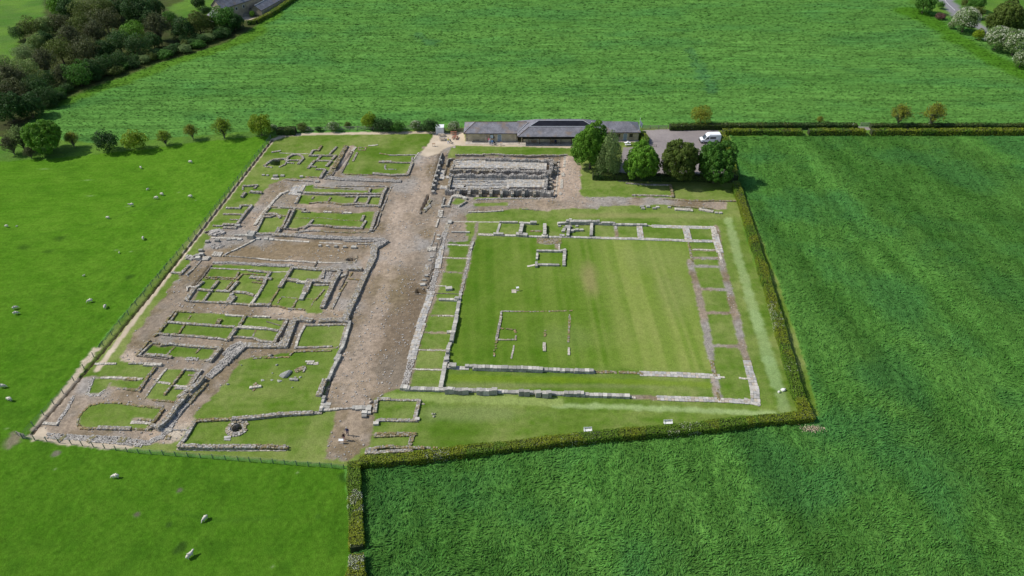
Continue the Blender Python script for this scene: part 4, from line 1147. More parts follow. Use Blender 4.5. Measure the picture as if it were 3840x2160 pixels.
ruin('street_blocks', 'scattered slabs and blocks down the right edge of the main street', 'stones', '''
p .25 1.7 slab|H|545 525, 605 522
B .2 .7 slab|H|575 615, 550 655, 655 400, 625 455
r .12 1.4 slab|H|525 725, 520 765
B .45 .7 block|H|510 840
B .35 .8 block|H|487 893
B .35 1.1 block|H|468 950
B .3 .8 block|H|655 355''')
ruin('pit_lining', 'square sunken pit at the right edge of the main street', 'pit', '''
r .08 .3|H|400 1012, 522 1018
r .08 .3|H|525 1020, 518 1078
d .08 .3|H|515 1080, 385 1072''')

# ---- the great courtyard building
blocks_top = ' , '.join(f'{x} {y}' for x, y in ((1215, 888), (1250, 888), (1270, 888), (1330, 893), (1380, 898), (1430, 898), (1600, 900), (1640, 905), (1685, 905), (1730, 903), (1785, 898), (2110, 912), (2175, 918), (2315, 925), (2400, 935), (2440, 930)))
ruin('courtyard_building', 'great square courtyard ruin of large pale dressed blocks', 'ruin', '''
p .06 .4|H|830 182, 1400 190
a .5 .7|H|1400 185, 1600 188
a .5 .9|H|1640 200, 1750 202
a .9 1.0|H|1765 190, 1810 190
a .7 .9|H|2105 205, 2200 195
a 1.2 1.0|H|2200 172, 2576 178
a 1.2 1.0|I|0 150, 330 148
a 1.6 .6|H|2235 152, 2260 155
a .9 .9|I|345 165, 508 168
a .6 .9|I|520 185, 905 190
f .08 1.3|I|1000 215, 1360 225, 1720 232
p .08 .6|I|920 205, 1000 212
a .2 .8|H|1400 215, 1370 320
a .6 1.0|H|1330 335, 1410 338
a .9 1.2|H|1675 205, 1645 320
a .7 1.5|H|1610 338, 1695 345
a .9 1.1|H|1942 215, 1940 330
a .6 1.2|H|1915 362, 1965 365
a .5 1.0|H|2130 355, 2150 356
a .9 1.0|H|2235 235, 2222 340
a .7 .9|H|2508 210, 2505 340
a .7 1.0|I|255 175, 250 310
f .1 1.4|I|830 225, 845 350
f .15 .5|I|545 215, 548 240
f .15 1.6|I|1390 240, 1412 330, 1425 395
p .12 1.5|I|1720 240, 1745 330
f .1 1.6|I|1745 330, 1770 420, 1800 520
m .12 .8|I|1425 400, 1450 550, 1465 640
p .12 .7|I|1790 520, 1825 650
p .15 .9|H|1150 350, 1320 355
a .2 .9|H|1410 358, 1600 362
a .25 .9|H|1700 368, 1900 375
a .22 .9|H|1960 378, 2200 378, 2576 388
a .18 .9|I|0 345, 220 355
f .12 .9|I|280 355, 860 372
f .12 .9|I|870 372, 1400 392
f .12 1.0|I|1440 395, 1720 398
p .08 .5|I|1480 500, 1750 505
r .1 1.6|H|790 170, 760 250, 745 330
x .12 1.5|H|735 330, 710 400, 695 480
f .15 1.4|H|690 500, 665 640, 650 735
x .12 1.4|H|640 780, 600 900, 570 1050
f .1 1.5|H|570 1050, 520 1200, 430 1449
f .1 1.7|J|905 120, 835 330, 790 500
x .12 1.6|J|790 500, 740 700, 700 850
a .6 1.2|H|800 168, 795 190
a .25 .7|H|1075 440, 1050 520
x .1 .8|H|1050 520, 1000 750, 965 900
r .15 .9|H|965 900, 935 1030
a .25 .9|H|925 1040, 910 1150
a .5 1.0|H|905 1165, 850 1449
a .9 1.1|J|1330 0, 1300 130, 1265 300
a .5 1.0|J|1245 340, 1225 400
a 1.0 .9|J|1222 420, 1220 435
a .4 1.1|J|1220 460, 1185 600
a .6 1.1|J|1185 600, 1160 740, 1140 850
a .9 1.3|J|1205 505, 1208 530
a .35 .6|H|820 315, 1010 318
p .06 .4|H|740 470, 1050 485
p .06 .4|H|690 630, 1030 640
p .06 .4|H|620 968, 740 972
d .12 .3|H|600 1060, 890 1070
a .45 .9|H|670 1128, 890 1135
a .9 1.0|H|855 1108, 875 1110
p .1 .4|H|710 1330, 830 1335
p .06 .3|J|870 422, 1200 430
a .3 .9|J|1220 205, 1240 205
p .1 .4|J|800 655, 1140 665
f .12 .9|J|1295 640, 1440 645
a .9 1.4|J|1235 600, 1275 602
a .6 .9|J|1440 610, 1525 612
a 1.0 1.2|J|1535 620, 1900 630, 2325 645
a .6 1.1|J|2335 652, 2576 660
a .6 1.1|K|0 660, 240 668
a .8 1.1|K|245 665, 455 670
m .2 .9|K|480 690, 880 695, 1040 705
f .08 1.3|K|1050 710, 1500 722, 1960 745
p .1 .5|K|1980 750, 2045 755
m .15 1.1|K|1895 560, 1915 640, 1935 720
p .1 .5|K|2235 765, 2350 775
f .08 1.5|K|2325 570, 2365 720
f .08 1.6|K|2375 750, 2410 880, 2430 1050
f .08 1.2|K|2310 1030, 2440 1060
m .12 .7|K|1960 900, 1985 1020
f .08 1.2|K|1260 1000, 1600 1012, 1950 1020
f .08 1.1|K|1990 1025, 2310 1042
p .1 .6|K|880 982, 960 995
a .7 1.3|J|665 868, 725 872
a .5 1.2|J|720 885, 900 890, 1170 895
a .4 1.1|J|1170 898, 1460 905, 2000 925, 2576 942
a .4 1.0|K|0 940, 110 945
a .9 1.1|K|112 930, 335 938
a .6 1.1|K|340 952, 600 960, 860 970
B 1.1 1.05 block|J|'''+blocks_top.replace(' , ', ', '))
ruin('rubble_strip', 'patch of red-brown cobbles below the courtyard range', 'stones', 'm .06 3.4|H|1880 425, 2100 428')
ruin('ruined_building', 'small squat stone rectangle inside the courtyard near its north range', 'ruin', '''
a .5 .8|H|1850 540, 2120 545
a .5 .9|H|2135 545, 2180 530
a .5 1.0|H|2182 535, 2172 705
a .45 .8|H|1850 708, 2100 712
a .5 .7|H|1850 575, 1848 630
a .6 .8|H|1840 680, 1838 715
p .1 .4|H|2115 470, 2118 540
p .08 .6|H|1740 735, 1830 715''')
ruin('ruined_building', 'faint flush foundation lines in the south of the courtyard lawn', 'ruin', '''
r .15 .45|H|1420 1275, 1640 1280
m .1 .4|H|1640 1280, 1900 1282
m .12 .5|H|1900 1280, 2260 1270
r .25 .6|H|1415 1285, 1395 1449
r .3 .7|J|1865 20, 1830 180, 1808 300
m .2 .6|J|1808 310, 1795 400
m .2 .5|J|1780 425, 1780 495
m .2 .5|J|1850 165, 2030 178
m .2 .6|J|2030 180, 2040 210
r .2 .5|J|1830 298, 2035 300
r .2 .5|J|2035 300, 2042 260
m .15 .6|J|2395 190, 2395 250
p .2 .7|J|2385 340, 2388 425
p .08 .4|J|2020 375, 1990 520
m .06 .7|K|185 0, 175 130
m .12 .6|K|175 130, 165 320
p .15 .5|K|172 400, 172 470''')
ruin('stone_blocks', 'tumbled pale blocks in a room of the courtyard north range', 'stones', '''
B .5 .8 block|H|2165 300, 2190 262, 2210 245, 2250 245, 2255 290, 2290 290, 2330 285, 2390 285, 2240 270, 2270 300
B .3 .7 block|H|2120 242, 2330 240, 2365 290, 2175 285''')
ruin('stone_block', 'long low heap of rusty tiles in the room left of the tumbled blocks', 'stones', 'm .15 1.0|H|1775 308, 1890 308')
ruin('stone_block', 'single squared pale block in the west range grass', 'stone block', 'B .55 1.3|H|783 992')
# ---- bottom centre foundations
ruin('ruined_building', 'square foundation of low grey walls at the foot of the main street', 'ruin', '''
r .4 1.0|L|700 175, 830 175
r .25 .7|L|830 182, 1200 185
r .45 1.0|L|680 190, 660 320
r .5 1.0|L|1195 185, 1145 405
r .45 .9|L|680 445, 730 428, 1160 435
B .4 .9 block|L|1172 412, 675 470''')
ruin('ruined_building', 'mossy orange foundation walls beside the south hedge', 'ruin', '''
m .45 .8|L|660 600, 900 590, 1140 595
m .35 .8|L|660 625, 1060 612
m .25 1.1|L|1125 600, 1080 740
r .5 1.9|L|570 800, 650 800
m .55 .9|L|660 765, 800 750, 1000 760, 1240 765
r .45 .9|L|660 830, 800 812, 1100 795
m .1 .6|L|1240 765, 1400 770''')
for i, (x_, y_, r_) in enumerate(((1360, 352, .55), (1385, 350, .4), (1375, 385, .55))):
    boulder('stone', ('egg-shaped stone on the lawn, left one of the trio', 'smaller stone on the lawn, right one of the trio', 'pointed stone at the bottom of the trio on the lawn')[i], 'L', x_, y_, r_, .35, (.30, .30, .22), 'stone', 'three stones right of the square foundation')
boulder('stone', 'half-buried stone at the corner of the square foundation', 'L', 1245, 230, .6, .15, (.3, .28, .2), 'stone')
for i, (x_, y_, r_) in enumerate(((612, 212, .75), (605, 180, .45))):
    boulder('boulder', ('larger pale boulder at the foot of the main street', 'small dark boulder behind the larger pale one')[i], 'L', x_, y_, r_, .5, (.38, .33, .27))
boulder('boulder', 'white boulder with a flat top in the south-east lawn corner', 'M', 1735, 355, .95, .6, (.62, .61, .58))
boulder('boulder', 'small white pointed stone in the south-east lawn corner', 'M', 1682, 378, .45, .6, (.6, .6, .57))

# ---- loose cobbles over the streets: nobody could count them
def scatter():
    n = 34000; x = RNG.uniform(-84, 60, n); y = RNG.uniform(74, 195, n)
    cj = np.clip(np.searchsorted(YS, y), 1, NY-1); ci = np.clip(np.searchsorted(XS, x), 1, NX-1)
    ok = (CL[cj, ci] == GRAV) & (fbm(x, y, 7, 151, 3) > .40); x = x[ok]; y = y[ok]; z = nz(x, y); m = len(x)
    s = .05+.12*RNG.random(m)**4
    B = np.stack([x, y, z-.08, z+s*.75, s, s*(.6+.4*RNG.random(m)), RNG.random(m)*3.1], -1)
    o = stones('loose_cobbles', B, None, 'x', .05)
    tag(o, 'loose cobbles scattered over the gravel streets', 'stones', kind='stuff')
scatter()
# ================================================================== TREES, BUSHES, HEDGES
BARK = plain('bark', (.10, .08, .055), .95, .3, 3, .03); BARKG = plain('grey_bark', (.11, .11, .07), .95, .3, 3, .02)
def leafmat(name, tint, tr=.3): return attr_mat(name, .6, ((1.2, .18),), None, .25, tint, tr)
LM = {'G': leafmat('leaf_bright', (.118, .265, .020)), 'D': leafmat('leaf_dark', (.040, .098, .018)), 'O': leafmat('leaf_olive', (.105, .145, .024)),
      'B': leafmat('leaf_bronze', (.085, .100, .032)), 'P': leafmat('leaf_pale', (.190, .275, .070)), 'Y': leafmat('leaf_yellow', (.205, .300, .014)),
      'A': leafmat('leaf_amber', (.215, .245, .020)), 'W': leafmat('leaf_under_blossom', (.135, .215, .060)), 'M': leafmat('leaf_mid', (.075, .195, .022)),
      'S': leafmat('leaf_sage', (.185, .265, .085)), 'K': leafmat('leaf_deep', (.100, .150, .022)), 'R': leafmat('heather', (.16, .085, .07)), 'H': leafmat('leaf_hedge', (.178, .240, .016)), 'HD': leafmat('leaf_hedge_dark', (.062, .105, .016))}
BLOSSOM = attr_mat('blossom', .7, ((2, .1),), None, .2, (.58, .60, .44), .2)
def leaves(P_, Nn, size, flat=.5):
    """small kite-shaped leaf clumps at points P_ facing roughly along Nn"""
    n = len(P_); r = RNG.normal(size=(n, 3)); Nn = Nn+r*flat; Nn /= np.linalg.norm(Nn, axis=1)[:, None]+1e-9
    u = np.cross(Nn, RNG.normal(size=(n, 3))); u /= np.linalg.norm(u, axis=1)[:, None]+1e-9; v = np.cross(Nn, u)
    s = size*(.6+.8*RNG.random((n, 1)))
    V = np.stack([P_-u*s*.9, P_-v*s*.55+Nn*s*.12, P_+u*s*.9, P_+v*s*.55+Nn*s*.12], 1)
    return V.reshape(-1, 3), np.arange(n*4).reshape(n, 4)
def shade(n, lo=.72, hi=1.3):
    c = lo+(hi-lo)*RNG.random((n, 1)); t = 1+.12*(RNG.random((n, 3))-.5); return c*t
def crown_mesh(kind, seed, nlobe=70, per=60, leaf=.05, lobe=.26, sq=1.0, drop=0.0):
    """unit crown (radius about 1, centre 0): lobes of leaf clumps spread over an uneven ball"""
    rg = np.random.default_rng(seed); P_ = []; N_ = []; Cc = []
    for i in range(nlobe):
        z = 1-2*(i+.5)/nlobe; a = i*2.39996+rg.random()*.5; rr = math.sqrt(max(0, 1-z*z))
        d = np.array([rr*math.cos(a), rr*math.sin(a), z])
        if d[2] < -.72: continue
        k = (.74+.16*math.sin(a*2+seed)*math.cos(z*3+seed*.7)+.14*(rg.random()-.5))
        if rg.random() < .22: k *= .72
        c = d*k; R_ = lobe*(.7+.6*rg.random()); n = int(per*(R_/lobe)**2)
        q = rg.normal(size=(n, 3)); q /= np.linalg.norm(q, axis=1)[:, None]
        q = q+d*.45+np.array([0, 0, .35]); q /= np.linalg.norm(q, axis=1)[:, None]
        rad = R_*(.75+.35*rg.random((n, 1)))
        p = c+q*rad*np.array([1, 1, .82])
        P_.append(p); N_.append(q); Cc.append(np.full((n, 1), .78+.44*rg.random()))
    # inner fill
    n = nlobe*14; q = rg.normal(size=(n, 3)); q /= np.linalg.norm(q, axis=1)[:, None]; q[:, 2] = np.abs(q[:, 2])*1.3-.5
    P_.append(q*(.35+.4*rg.random((n, 1)))); N_.append(q); Cc.append(np.full((n, 1), .9))
    P_ = np.concatenate(P_); N_ = np.concatenate(N_); Cc = np.concatenate(Cc)
    if drop: P_[:, 2] -= drop*np.hypot(P_[:, 0], P_[:, 1])**2*rg.random(len(P_))
    P_[:, 2] *= sq
    V, F_ = leaves(P_, N_, leaf, .45); cc = np.repeat(Cc*shade(len(P_), .78, 1.22), 4, 0)
    return V, F_, cc
def bare_mesh(seed, nb=120, leafn=3600, leaf=.042):
    """fine-twigged spring crown: branches fanning out plus sparse small leaves"""
    rg = random.Random(seed); b = MB(); tips = []
    for i in range(nb):
        a = rg.random()*6.28; e = math.radians(rg.uniform(5, 88)); d = Vector((math.cos(a)*math.cos(e), math.sin(a)*math.cos(e), math.sin(e)))
        p0 = Vector((0, 0, -.85+.5*rg.random())); k = rg.uniform(.75, 1.0); p2 = Vector((d.x*k, d.y*k, -.25+d.z*1.2*k)); p1 = p0.lerp(p2, .5)+Vector((0, 0, .12))
        b.tube([p0, p1, p2], [.016, .009, .003], 3, None, False)
        for j in range(4):
            t = rg.uniform(.45, .95); q0 = p1.lerp(p2, (t-.4)/.6 if t > .4 else 0); q1 = q0+Vector((rg.uniform(-.2, .2), rg.uniform(-.2, .2), rg.uniform(0, .26)))
            b.tube([q0, q1], [.005, .002], 3, None, False); tips.append(q0.lerp(q1, .6)); tips.append(q1)
    T = np.array(tips); T = T[RNG.integers(0, len(T), leafn)]+RNG.normal(size=(leafn, 3))*.05
    V, F_ = leaves(T, T/np.linalg.norm(T, axis=1)[:, None], leaf, .8)
    return b, V, F_, np.repeat(shade(leafn), 4, 0)
PROTO = {}
def proto(key):
    if key in PROTO: return PROTO[key]
    k, sd = key
    if k == 'big': V, F_, c = crown_mesh('G', sd, 300, 78, .036, .125, 1.0)
    elif k == 'birch': V, F_, c = crown_mesh('S', sd, 120, 90, .034, .20, 1.0, .55)
    elif k == 'tree': V, F_, c = crown_mesh('G', sd, 95, 60, .050, .22)
    elif k == 'loose': V, F_, c = crown_mesh('O', sd, 80, 38, .046, .26)
    elif k == 'small': V, F_, c = crown_mesh('Y', sd, 60, 46, .066, .28)
    me = bpy.data.meshes.new('crown')
    o = mk('crown', V, F_, LM['G'], cols=c); me = o.data; bpy.data.objects.remove(o)
    PROTO[key] = me; return me
BARE = {}
def bare_proto(sd):
    if sd not in BARE:
        b, V, F_, c = bare_mesh(sd)
        o1 = b.build('branches', BARKG); o2 = mk('crown', V, F_, LM['B'], cols=c); BARE[sd] = (o1.data, o2.data)
        bpy.data.objects.remove(o1); bpy.data.objects.remove(o2)
    return BARE[sd]
TRUNKS = {}
def trunk_mesh(sd):
    if sd in TRUNKS: return TRUNKS[sd]
    rg = random.Random(sd); b = MB()
    b.tube([(0, 0, -.15), (.01, 0, .25), (.02, .01, .6), (0, .02, 1.0)], [.075, .055, .048, .02], 8)
    for i in range(7):
        a = i*2.4+rg.random(); z = .45+.06*i; k = rg.uniform(.35, .55)
        b.tube([(0, 0, z), (math.cos(a)*k*.5, math.sin(a)*k*.5, z+.18), (math.cos(a)*k, math.sin(a)*k, z+.35)], [.03, .018, .006], 5, None, False)
    o = b.build('trunk', BARK); TRUNKS[sd] = o.data; bpy.data.objects.remove(o); return TRUNKS[sd]
def link(name, me, parent, mat=None):
    o = bpy.data.objects.new(name, me); COL.objects.link(o); o.parent = parent
    if mat: o.material_slots[0].link = 'OBJECT'; o.material_slots[0].material = mat
    return o
def blossom_on(root, rx, rz, hc, n, seed, leaf=.16, zlo=-.2, side=None):
    rg = np.random.default_rng(seed); q = rg.normal(size=(n, 3)); q /= np.linalg.norm(q, axis=1)[:, None]; q = q[q[:, 2] > zlo]
    k = vn(q[:, 0]*2+seed, q[:, 1]*2+q[:, 2]*1.3, .8, seed); q = q[k > .28]
    V, F_ = leaves(q*np.array([rx, rx, rz])*(.92+.12*rg.random((len(q), 1)))+np.array([0, 0, hc]), q, leaf, .6)
    return mk('blossom', V, F_, BLOSSOM, root, cols=np.repeat(shade(len(q), .8, 1.15), 4, 0))
def tree(cx, cy, rpx, kind, label, mesh='tree', name='tree', ry=None, group=None, trunk=.35, seed=None, blossom=0, cat='tree', und=0):
    """cx, cy, rpx: crown centre and half width on sheet O; trunk = clear stem as a share of the crown radius"""
    x0, y0 = full('O', cx, cy); seed = seed if seed is not None else int(cx+cy) % 7
    hc = 4.0; fat = 1.26 if group == 'trees of the wood' else (1.13 if mesh in ('big', 'birch') else (1.18 if cx < 700 else 1.05)); trunk = trunk if mesh in ('big', 'birch') else (trunk*.45 if cx in (481, 180, 2266, 2350, 1765) or 2300 < cx else trunk*.12)
    for _ in range(4):
        R_ = rpx*fat*1.49068*depth(y0, hc)/FPX; rz = (ry or rpx*.95)/rpx*R_*1.02; hc = rz*.88+trunk*.7*R_
    wx, wy = at(x0, y0, hc)
    root = thing(name, label, cat, (wx, wy, gz(wx, wy)), 0, group)
    if mesh == 'bare':
        b, c = bare_proto(seed % 3)
        for nm, me, mt in (('branches', b, None), ('crown', c, LM[kind])):
            o = link(nm, me, root, mt); o.location = (0, 0, hc); o.scale = (R_, R_, rz); o.rotation_euler = (0, 0, cx)
    else:
        o = link('crown', proto((mesh, seed % (4 if mesh in ('tree', 'loose') else 3))), root, LM[kind]); o.location = (0, 0, hc); o.scale = (R_, R_, rz); o.rotation_euler = (0, 0, cx*1.3)
    if mesh != 'small' or trunk > .2:
        t = link('trunk', trunk_mesh(seed % 3), root, BARK if mesh != 'bare' else BARKG); t.scale = (R_*.95, R_*.95, hc*1.05); t.rotation_euler = (0, 0, cy)
    if blossom: blossom_on(root, R_*.97, rz*.97, hc, int(blossom*1.3), seed+5, .028*R_+.05)
    return root
# the five big trees by the car park
tree(1488, 369, 47, 'G', 'largest bright green tree, left end of the car park row', 'big', 'tree', 58, trunk=.08, seed=1)
tree(1534, 388, 31, 'S', 'grey-green drooping birch between two bright round trees', 'birch', 'birch_tree', 52, trunk=.35, seed=1)
tree(1617, 407, 43, 'G', 'bright green round tree, right of the birch', 'big', 'tree', 50, trunk=.08, seed=2)
tree(1711, 404, 48, 'K', 'dark olive round tree in the car park row', 'big', 'tree', 54, trunk=.08, seed=0)
tree(1804, 408, 48, 'M', 'mid green round tree, right end of the car park row', 'big', 'tree', 54, trunk=.08, seed=1)
# tree line of the pasture's upper edge
tree(108, 346, 43, 'G', 'tall bright green spreading tree at the left end of the field line', 'big', 'tree', 41, trunk=.05, seed=2)
for cx, cy, r, k, ms, lb in ((180, 352, 19, 'A', 'bare', 'small russet thin tree right of the spreading green tree'), (265, 357, 25, 'D', 'small', 'dark green round bush-like tree in the field line'),
    (338, 355, 24, 'Y', 'small', 'bright lime yellow round tree in the field line'), (413, 348, 19, 'Y', 'bare', 'thin yellowish tree right of the lime yellow one'),
    (481, 332, 18, 'A', 'bare', 'pinkish brown nearly bare tree in the field line'), (559, 324, 25, 'Y', 'bare', 'olive-yellow twiggy tree next to the big round one by the fence corner'),
    (654, 317, 26, 'Y', 'tree', 'dense yellow-green tree at the north-west fence corner'), (26, 366, 24, 'B', 'bare', 'bare grey tree left of the spreading green tree'),
    (50, 350, 30, 'P', 'bare', 'tall pale twiggy tree behind the bare grey one'), (74, 385, 15, 'B', 'bare', 'low reddish shrub at the foot of the spreading tree'),
    (1765, 290, 27, 'A', 'loose', 'amber round tree behind the car park hedge'), (2266, 291, 28, 'A', 'bare', 'left one of the two amber trees on the lane hedge'),
    (2350, 290, 32, 'A', 'bare', 'right one of the two amber trees on the lane hedge'), (2063, 304, 11, 'A', 'bare', 'tiny amber sapling rising from the lane hedge'),
    (928, 306, 20, 'Y', 'tree', 'yellow-green tree at the left end of the thick dark hedge')):
    tree(cx, cy, r, k, lb, ms, trunk=.45)
# bushes along the north fence
for cx, cy, r, k, bl, lb in ((687, 322, 9, 'W', 500, 'white flowering shrub at the fence corner'), (760, 321, 13, 'O', 0, 'olive bush left of a small flowering shrub'), (773, 325, 8, 'W', 420, 'small white flowering shrub beside the olive bush'),
    (802, 325, 8, 'D', 0, 'smallest dark bush on the north fence'), (838, 320, 14, 'W', 420, 'rounded white-tipped shrub in the middle of the north fence'), (875, 316, 9, 'O', 0, 'yellowish sparse bush behind the north fence'),
    (1046, 317, 14, 'W', 600, 'white blossoming shrub left of the dark rounded bush'), (1082, 317, 20, 'D', 0, 'dark rounded bush left of the white shed'), (1141, 318, 15, 'W', 900, 'white blossoming shrub beside the picnic tables'),
    (955, 315, 18, 'D', 0, 'first dark bush of the thick hedge behind the fence'), (975, 317, 18, 'D', 0, 'middle dark bush of the thick hedge behind the fence'), (1000, 319, 17, 'M', 0, 'last green bush of the thick hedge behind the fence')):
    tree(cx, cy, r, k, lb, 'small', 'bush', trunk=.02, blossom=bl, cat='bush', ry=r*.8)
# the wood, upper left
WD = [(148, 15, 24, 'G', 'tree', 'bright green narrow tree at the top edge of the wood'), (172, 24, 24, 'D', 'tree', 'dark tree just right of the bright narrow one at the top'), (212, 32, 27, 'O', 'loose', 'olive tree near the top of the wood, right of the dark one'),
  (262, 30, 28, 'O', 'tree', 'wide olive-green tree at the top middle of the wood'), (300, 22, 22, 'D', 'tree', 'dark tree filling the gap at the top of the wood'), (345, 26, 32, 'D', 'tree', 'big dark green tree left of the garden lawn'), (385, 20, 22, 'D', 'tree', 'dark tree touching the garden lawn'),
  (395, 70, 31, 'B', 'bare', 'russet round tree right of the fresh green one'), (335, 82, 25, 'G', 'loose', 'fresh green tree in the middle of the wood edge'), (352, 58, 10, 'G', 'loose', 'small fresh green pointed tree near the big dark one'), (265, 55, 30, 'B', 'loose', 'grey-brown broad tree in the upper middle of the wood'),
  (240, 85, 28, 'B', 'bare', 'bare brown tree above the ivy-clad stems'), (205, 62, 25, 'O', 'loose', 'olive tree in the upper wood, above the brown mass'), (75, 72, 24, 'O', 'loose', 'olive tree on the upper left rim of the wood'), (92, 110, 19, 'P', 'tree', 'pale green ball-shaped tree on the left rim'),
  (118, 68, 22, 'P', 'tree', 'pale yellow-green tree near the upper left rim'), (150, 62, 24, 'B', 'loose', 'muted brown tree inside the upper left of the wood'), (45, 85, 17, 'D', 'loose', 'dark tree at the far left rim of the wood'), (112, 100, 17, 'D', 'tree', 'dark tree behind the pale ball-shaped one'),
  (180, 100, 32, 'B', 'bare', 'big bare brown tree in the heart of the wood'), (215, 128, 32, 'B', 'loose', 'brown tree low in the heart of the wood'), (150, 130, 32, 'O', 'loose', 'brownish olive tree left of the wood heart'), (300, 110, 28, 'D', 'loose', 'dark ivy-covered tree below the grey-brown one'),
  (345, 118, 26, 'D', 'loose', 'dark olive tree on the field edge below the fresh green one'), (112, 160, 30, 'B', 'bare', 'bare brown tree leaning over the left slope'), (62, 182, 30, 'P', 'loose', 'pale green loose tree on the left slope'), (30, 205, 36, 'B', 'bare', 'broad bare tree at the left border of the photograph'),
  (35, 235, 32, 'B', 'loose', 'brown leafy tree under the broad bare one'), (90, 225, 28, 'D', 'loose', 'dark tree low on the left slope'), (195, 188, 28, 'M', 'loose', 'mid green tree on the field edge, centre'), (225, 178, 22, 'D', 'tree', 'dark tree right of the mid green field-edge tree'),
  (160, 192, 25, 'B', 'bare', 'bare tree between two green field-edge trees'), (20, 272, 34, 'D', 'tree', 'darkest tree at the bottom left of the wood'), (72, 268, 28, 'D', 'tree', 'dark tree at the wood bottom, above the spreading tree'), (120, 243, 22, 'D', 'loose', 'small dark tree at the lower field edge'),
  (8, 165, 24, 'P', 'loose', 'pale tree cut by the left border'), (262, 162, 22, 'D', 'loose', 'low dark tree at the field edge right of centre'), (300, 150, 20, 'D', 'loose', 'low dark tree at the field edge near its bend'), (385, 105, 18, 'D', 'tree', 'dark shrubby tree under the russet one'),
  (460, 74, 25, 'D', 'tree', 'dark tree on the field edge left of the farmhouse'), (500, 60, 25, 'O', 'tree', 'olive tree on the field edge beside the farmhouse'), (562, 48, 26, 'M', 'tree', 'green tree in front of the farmhouse lean-to'), (588, 54, 20, 'D', 'tree', 'dark tree right of the lean-to tree'),
  (425, 48, 17, 'M', 'loose', 'small green tree in the farm garden'), (532, 64, 13, 'D', 'loose', 'small tree with a visible stem before the farmhouse'), (463, 102, 10, 'D', 'small', 'low bush below the garden trees on the field edge'), (517, 28, 10, 'D', 'small', 'low dark bush left of the farmhouse wall'),
  (596, 25, 9, 'Y', 'small', 'golden yellow bush in the farmyard'), (634, 36, 6, 'G', 'small', 'green bush in the farm courtyard bed'), (120, 200, 22, 'D', 'loose', 'dark understorey tree below the brown slope'), (60, 140, 22, 'S', 'loose', 'sage green tree on the left rim below the pale ball'),
  (260, 130, 22, 'D', 'tree', 'dark tree between the brown heart and the field edge'), (10, 235, 26, 'D', 'tree', 'dark tree at the left border under the brown ones'), (375, 48, 20, 'D', 'tree', 'dark tree behind the russet one'), (500, 8, 14, 'D', 'tree', 'dark tree at the top border left of the farmhouse')]
for i, (cx, cy, r, k, ms, lb) in enumerate(WD):
    tree(cx, cy, r, k, lb, ms, 'bush' if ms == 'small' else 'tree', group='trees of the wood', trunk=.05, seed=i, cat='bush' if ms == 'small' else 'tree')
for i in range(44):
    t = i/43; ex = np.interp(t, [0, .2, .4, .6, .8, 1], [125, 195, 330, 470, 560, 600]); ey = np.interp(t, [0, .2, .4, .6, .8, 1], [278, 222, 176, 132, 98, 74])
    o_ = (i*37 % 11)-5; tree(ex-8-abs(o_)*2, ey-8-abs(o_)*1.6, 12+(i*13 % 7), 'DDSODM'[i % 6], 'low dark shrub in the undergrowth along the field edge of the wood', 'small', 'shrub', group='undergrowth shrubs of the wood', trunk=.0, seed=i, cat='shrub', ry=9)
# upper right corner
for cx, cy, r, k, bl, ms, lb in ((2328, 8, 27, 'M', 0, 'tree', 'dark green tree at the top border beside the country road'), (2367, 14, 9, 'M', 0, 'small', 'small bush at the left edge of the country road'), (2431, 52, 31, 'W', 1900, 'tree', 'large white flowering tree leaning over the country road'),
    (2395, 63, 10, 'W', 500, 'small', 'low cream flowering bush left of the large flowering tree'), (2464, 88, 14, 'Y', 0, 'tree', 'small yellow-green tree at the road bend'), (2458, 8, 21, 'M', 0, 'tree', 'dark tree at the top border right of the country road'),
    (2430, 8, 11, 'O', 0, 'small', 'small olive bush right of the country road'), (2459, 32, 16, 'O', 0, 'tree', 'olive tree behind the large flowering tree'), (2537, 47, 42, 'K', 0, 'big', 'biggest bronze-green tree in the upper right corner'),
    (2512, 98, 30, 'W', 1700, 'tree', 'flowering tree left of a taller flowering one at the right border'), (2557, 110, 32, 'W', 2000, 'tree', 'flowering tree at the right border, above the verge'), (2572, 150, 22, 'W', 900, 'tree', 'lowest flowering tree at the right border'),
    (2484, 45, 8, 'W', 200, 'small', 'small flowering bush between olive and bronze trees')):
    tree(cx, cy, r, k, lb, ms, 'bush' if ms == 'small' else 'tree', trunk=.25, blossom=bl, cat='bush' if ms == 'small' else 'tree')
tree(2366, 42, 13, 'R', 'low purple-brown heathery bush on the verge', 'small', 'bush', trunk=.02, cat='bush', ry=7)

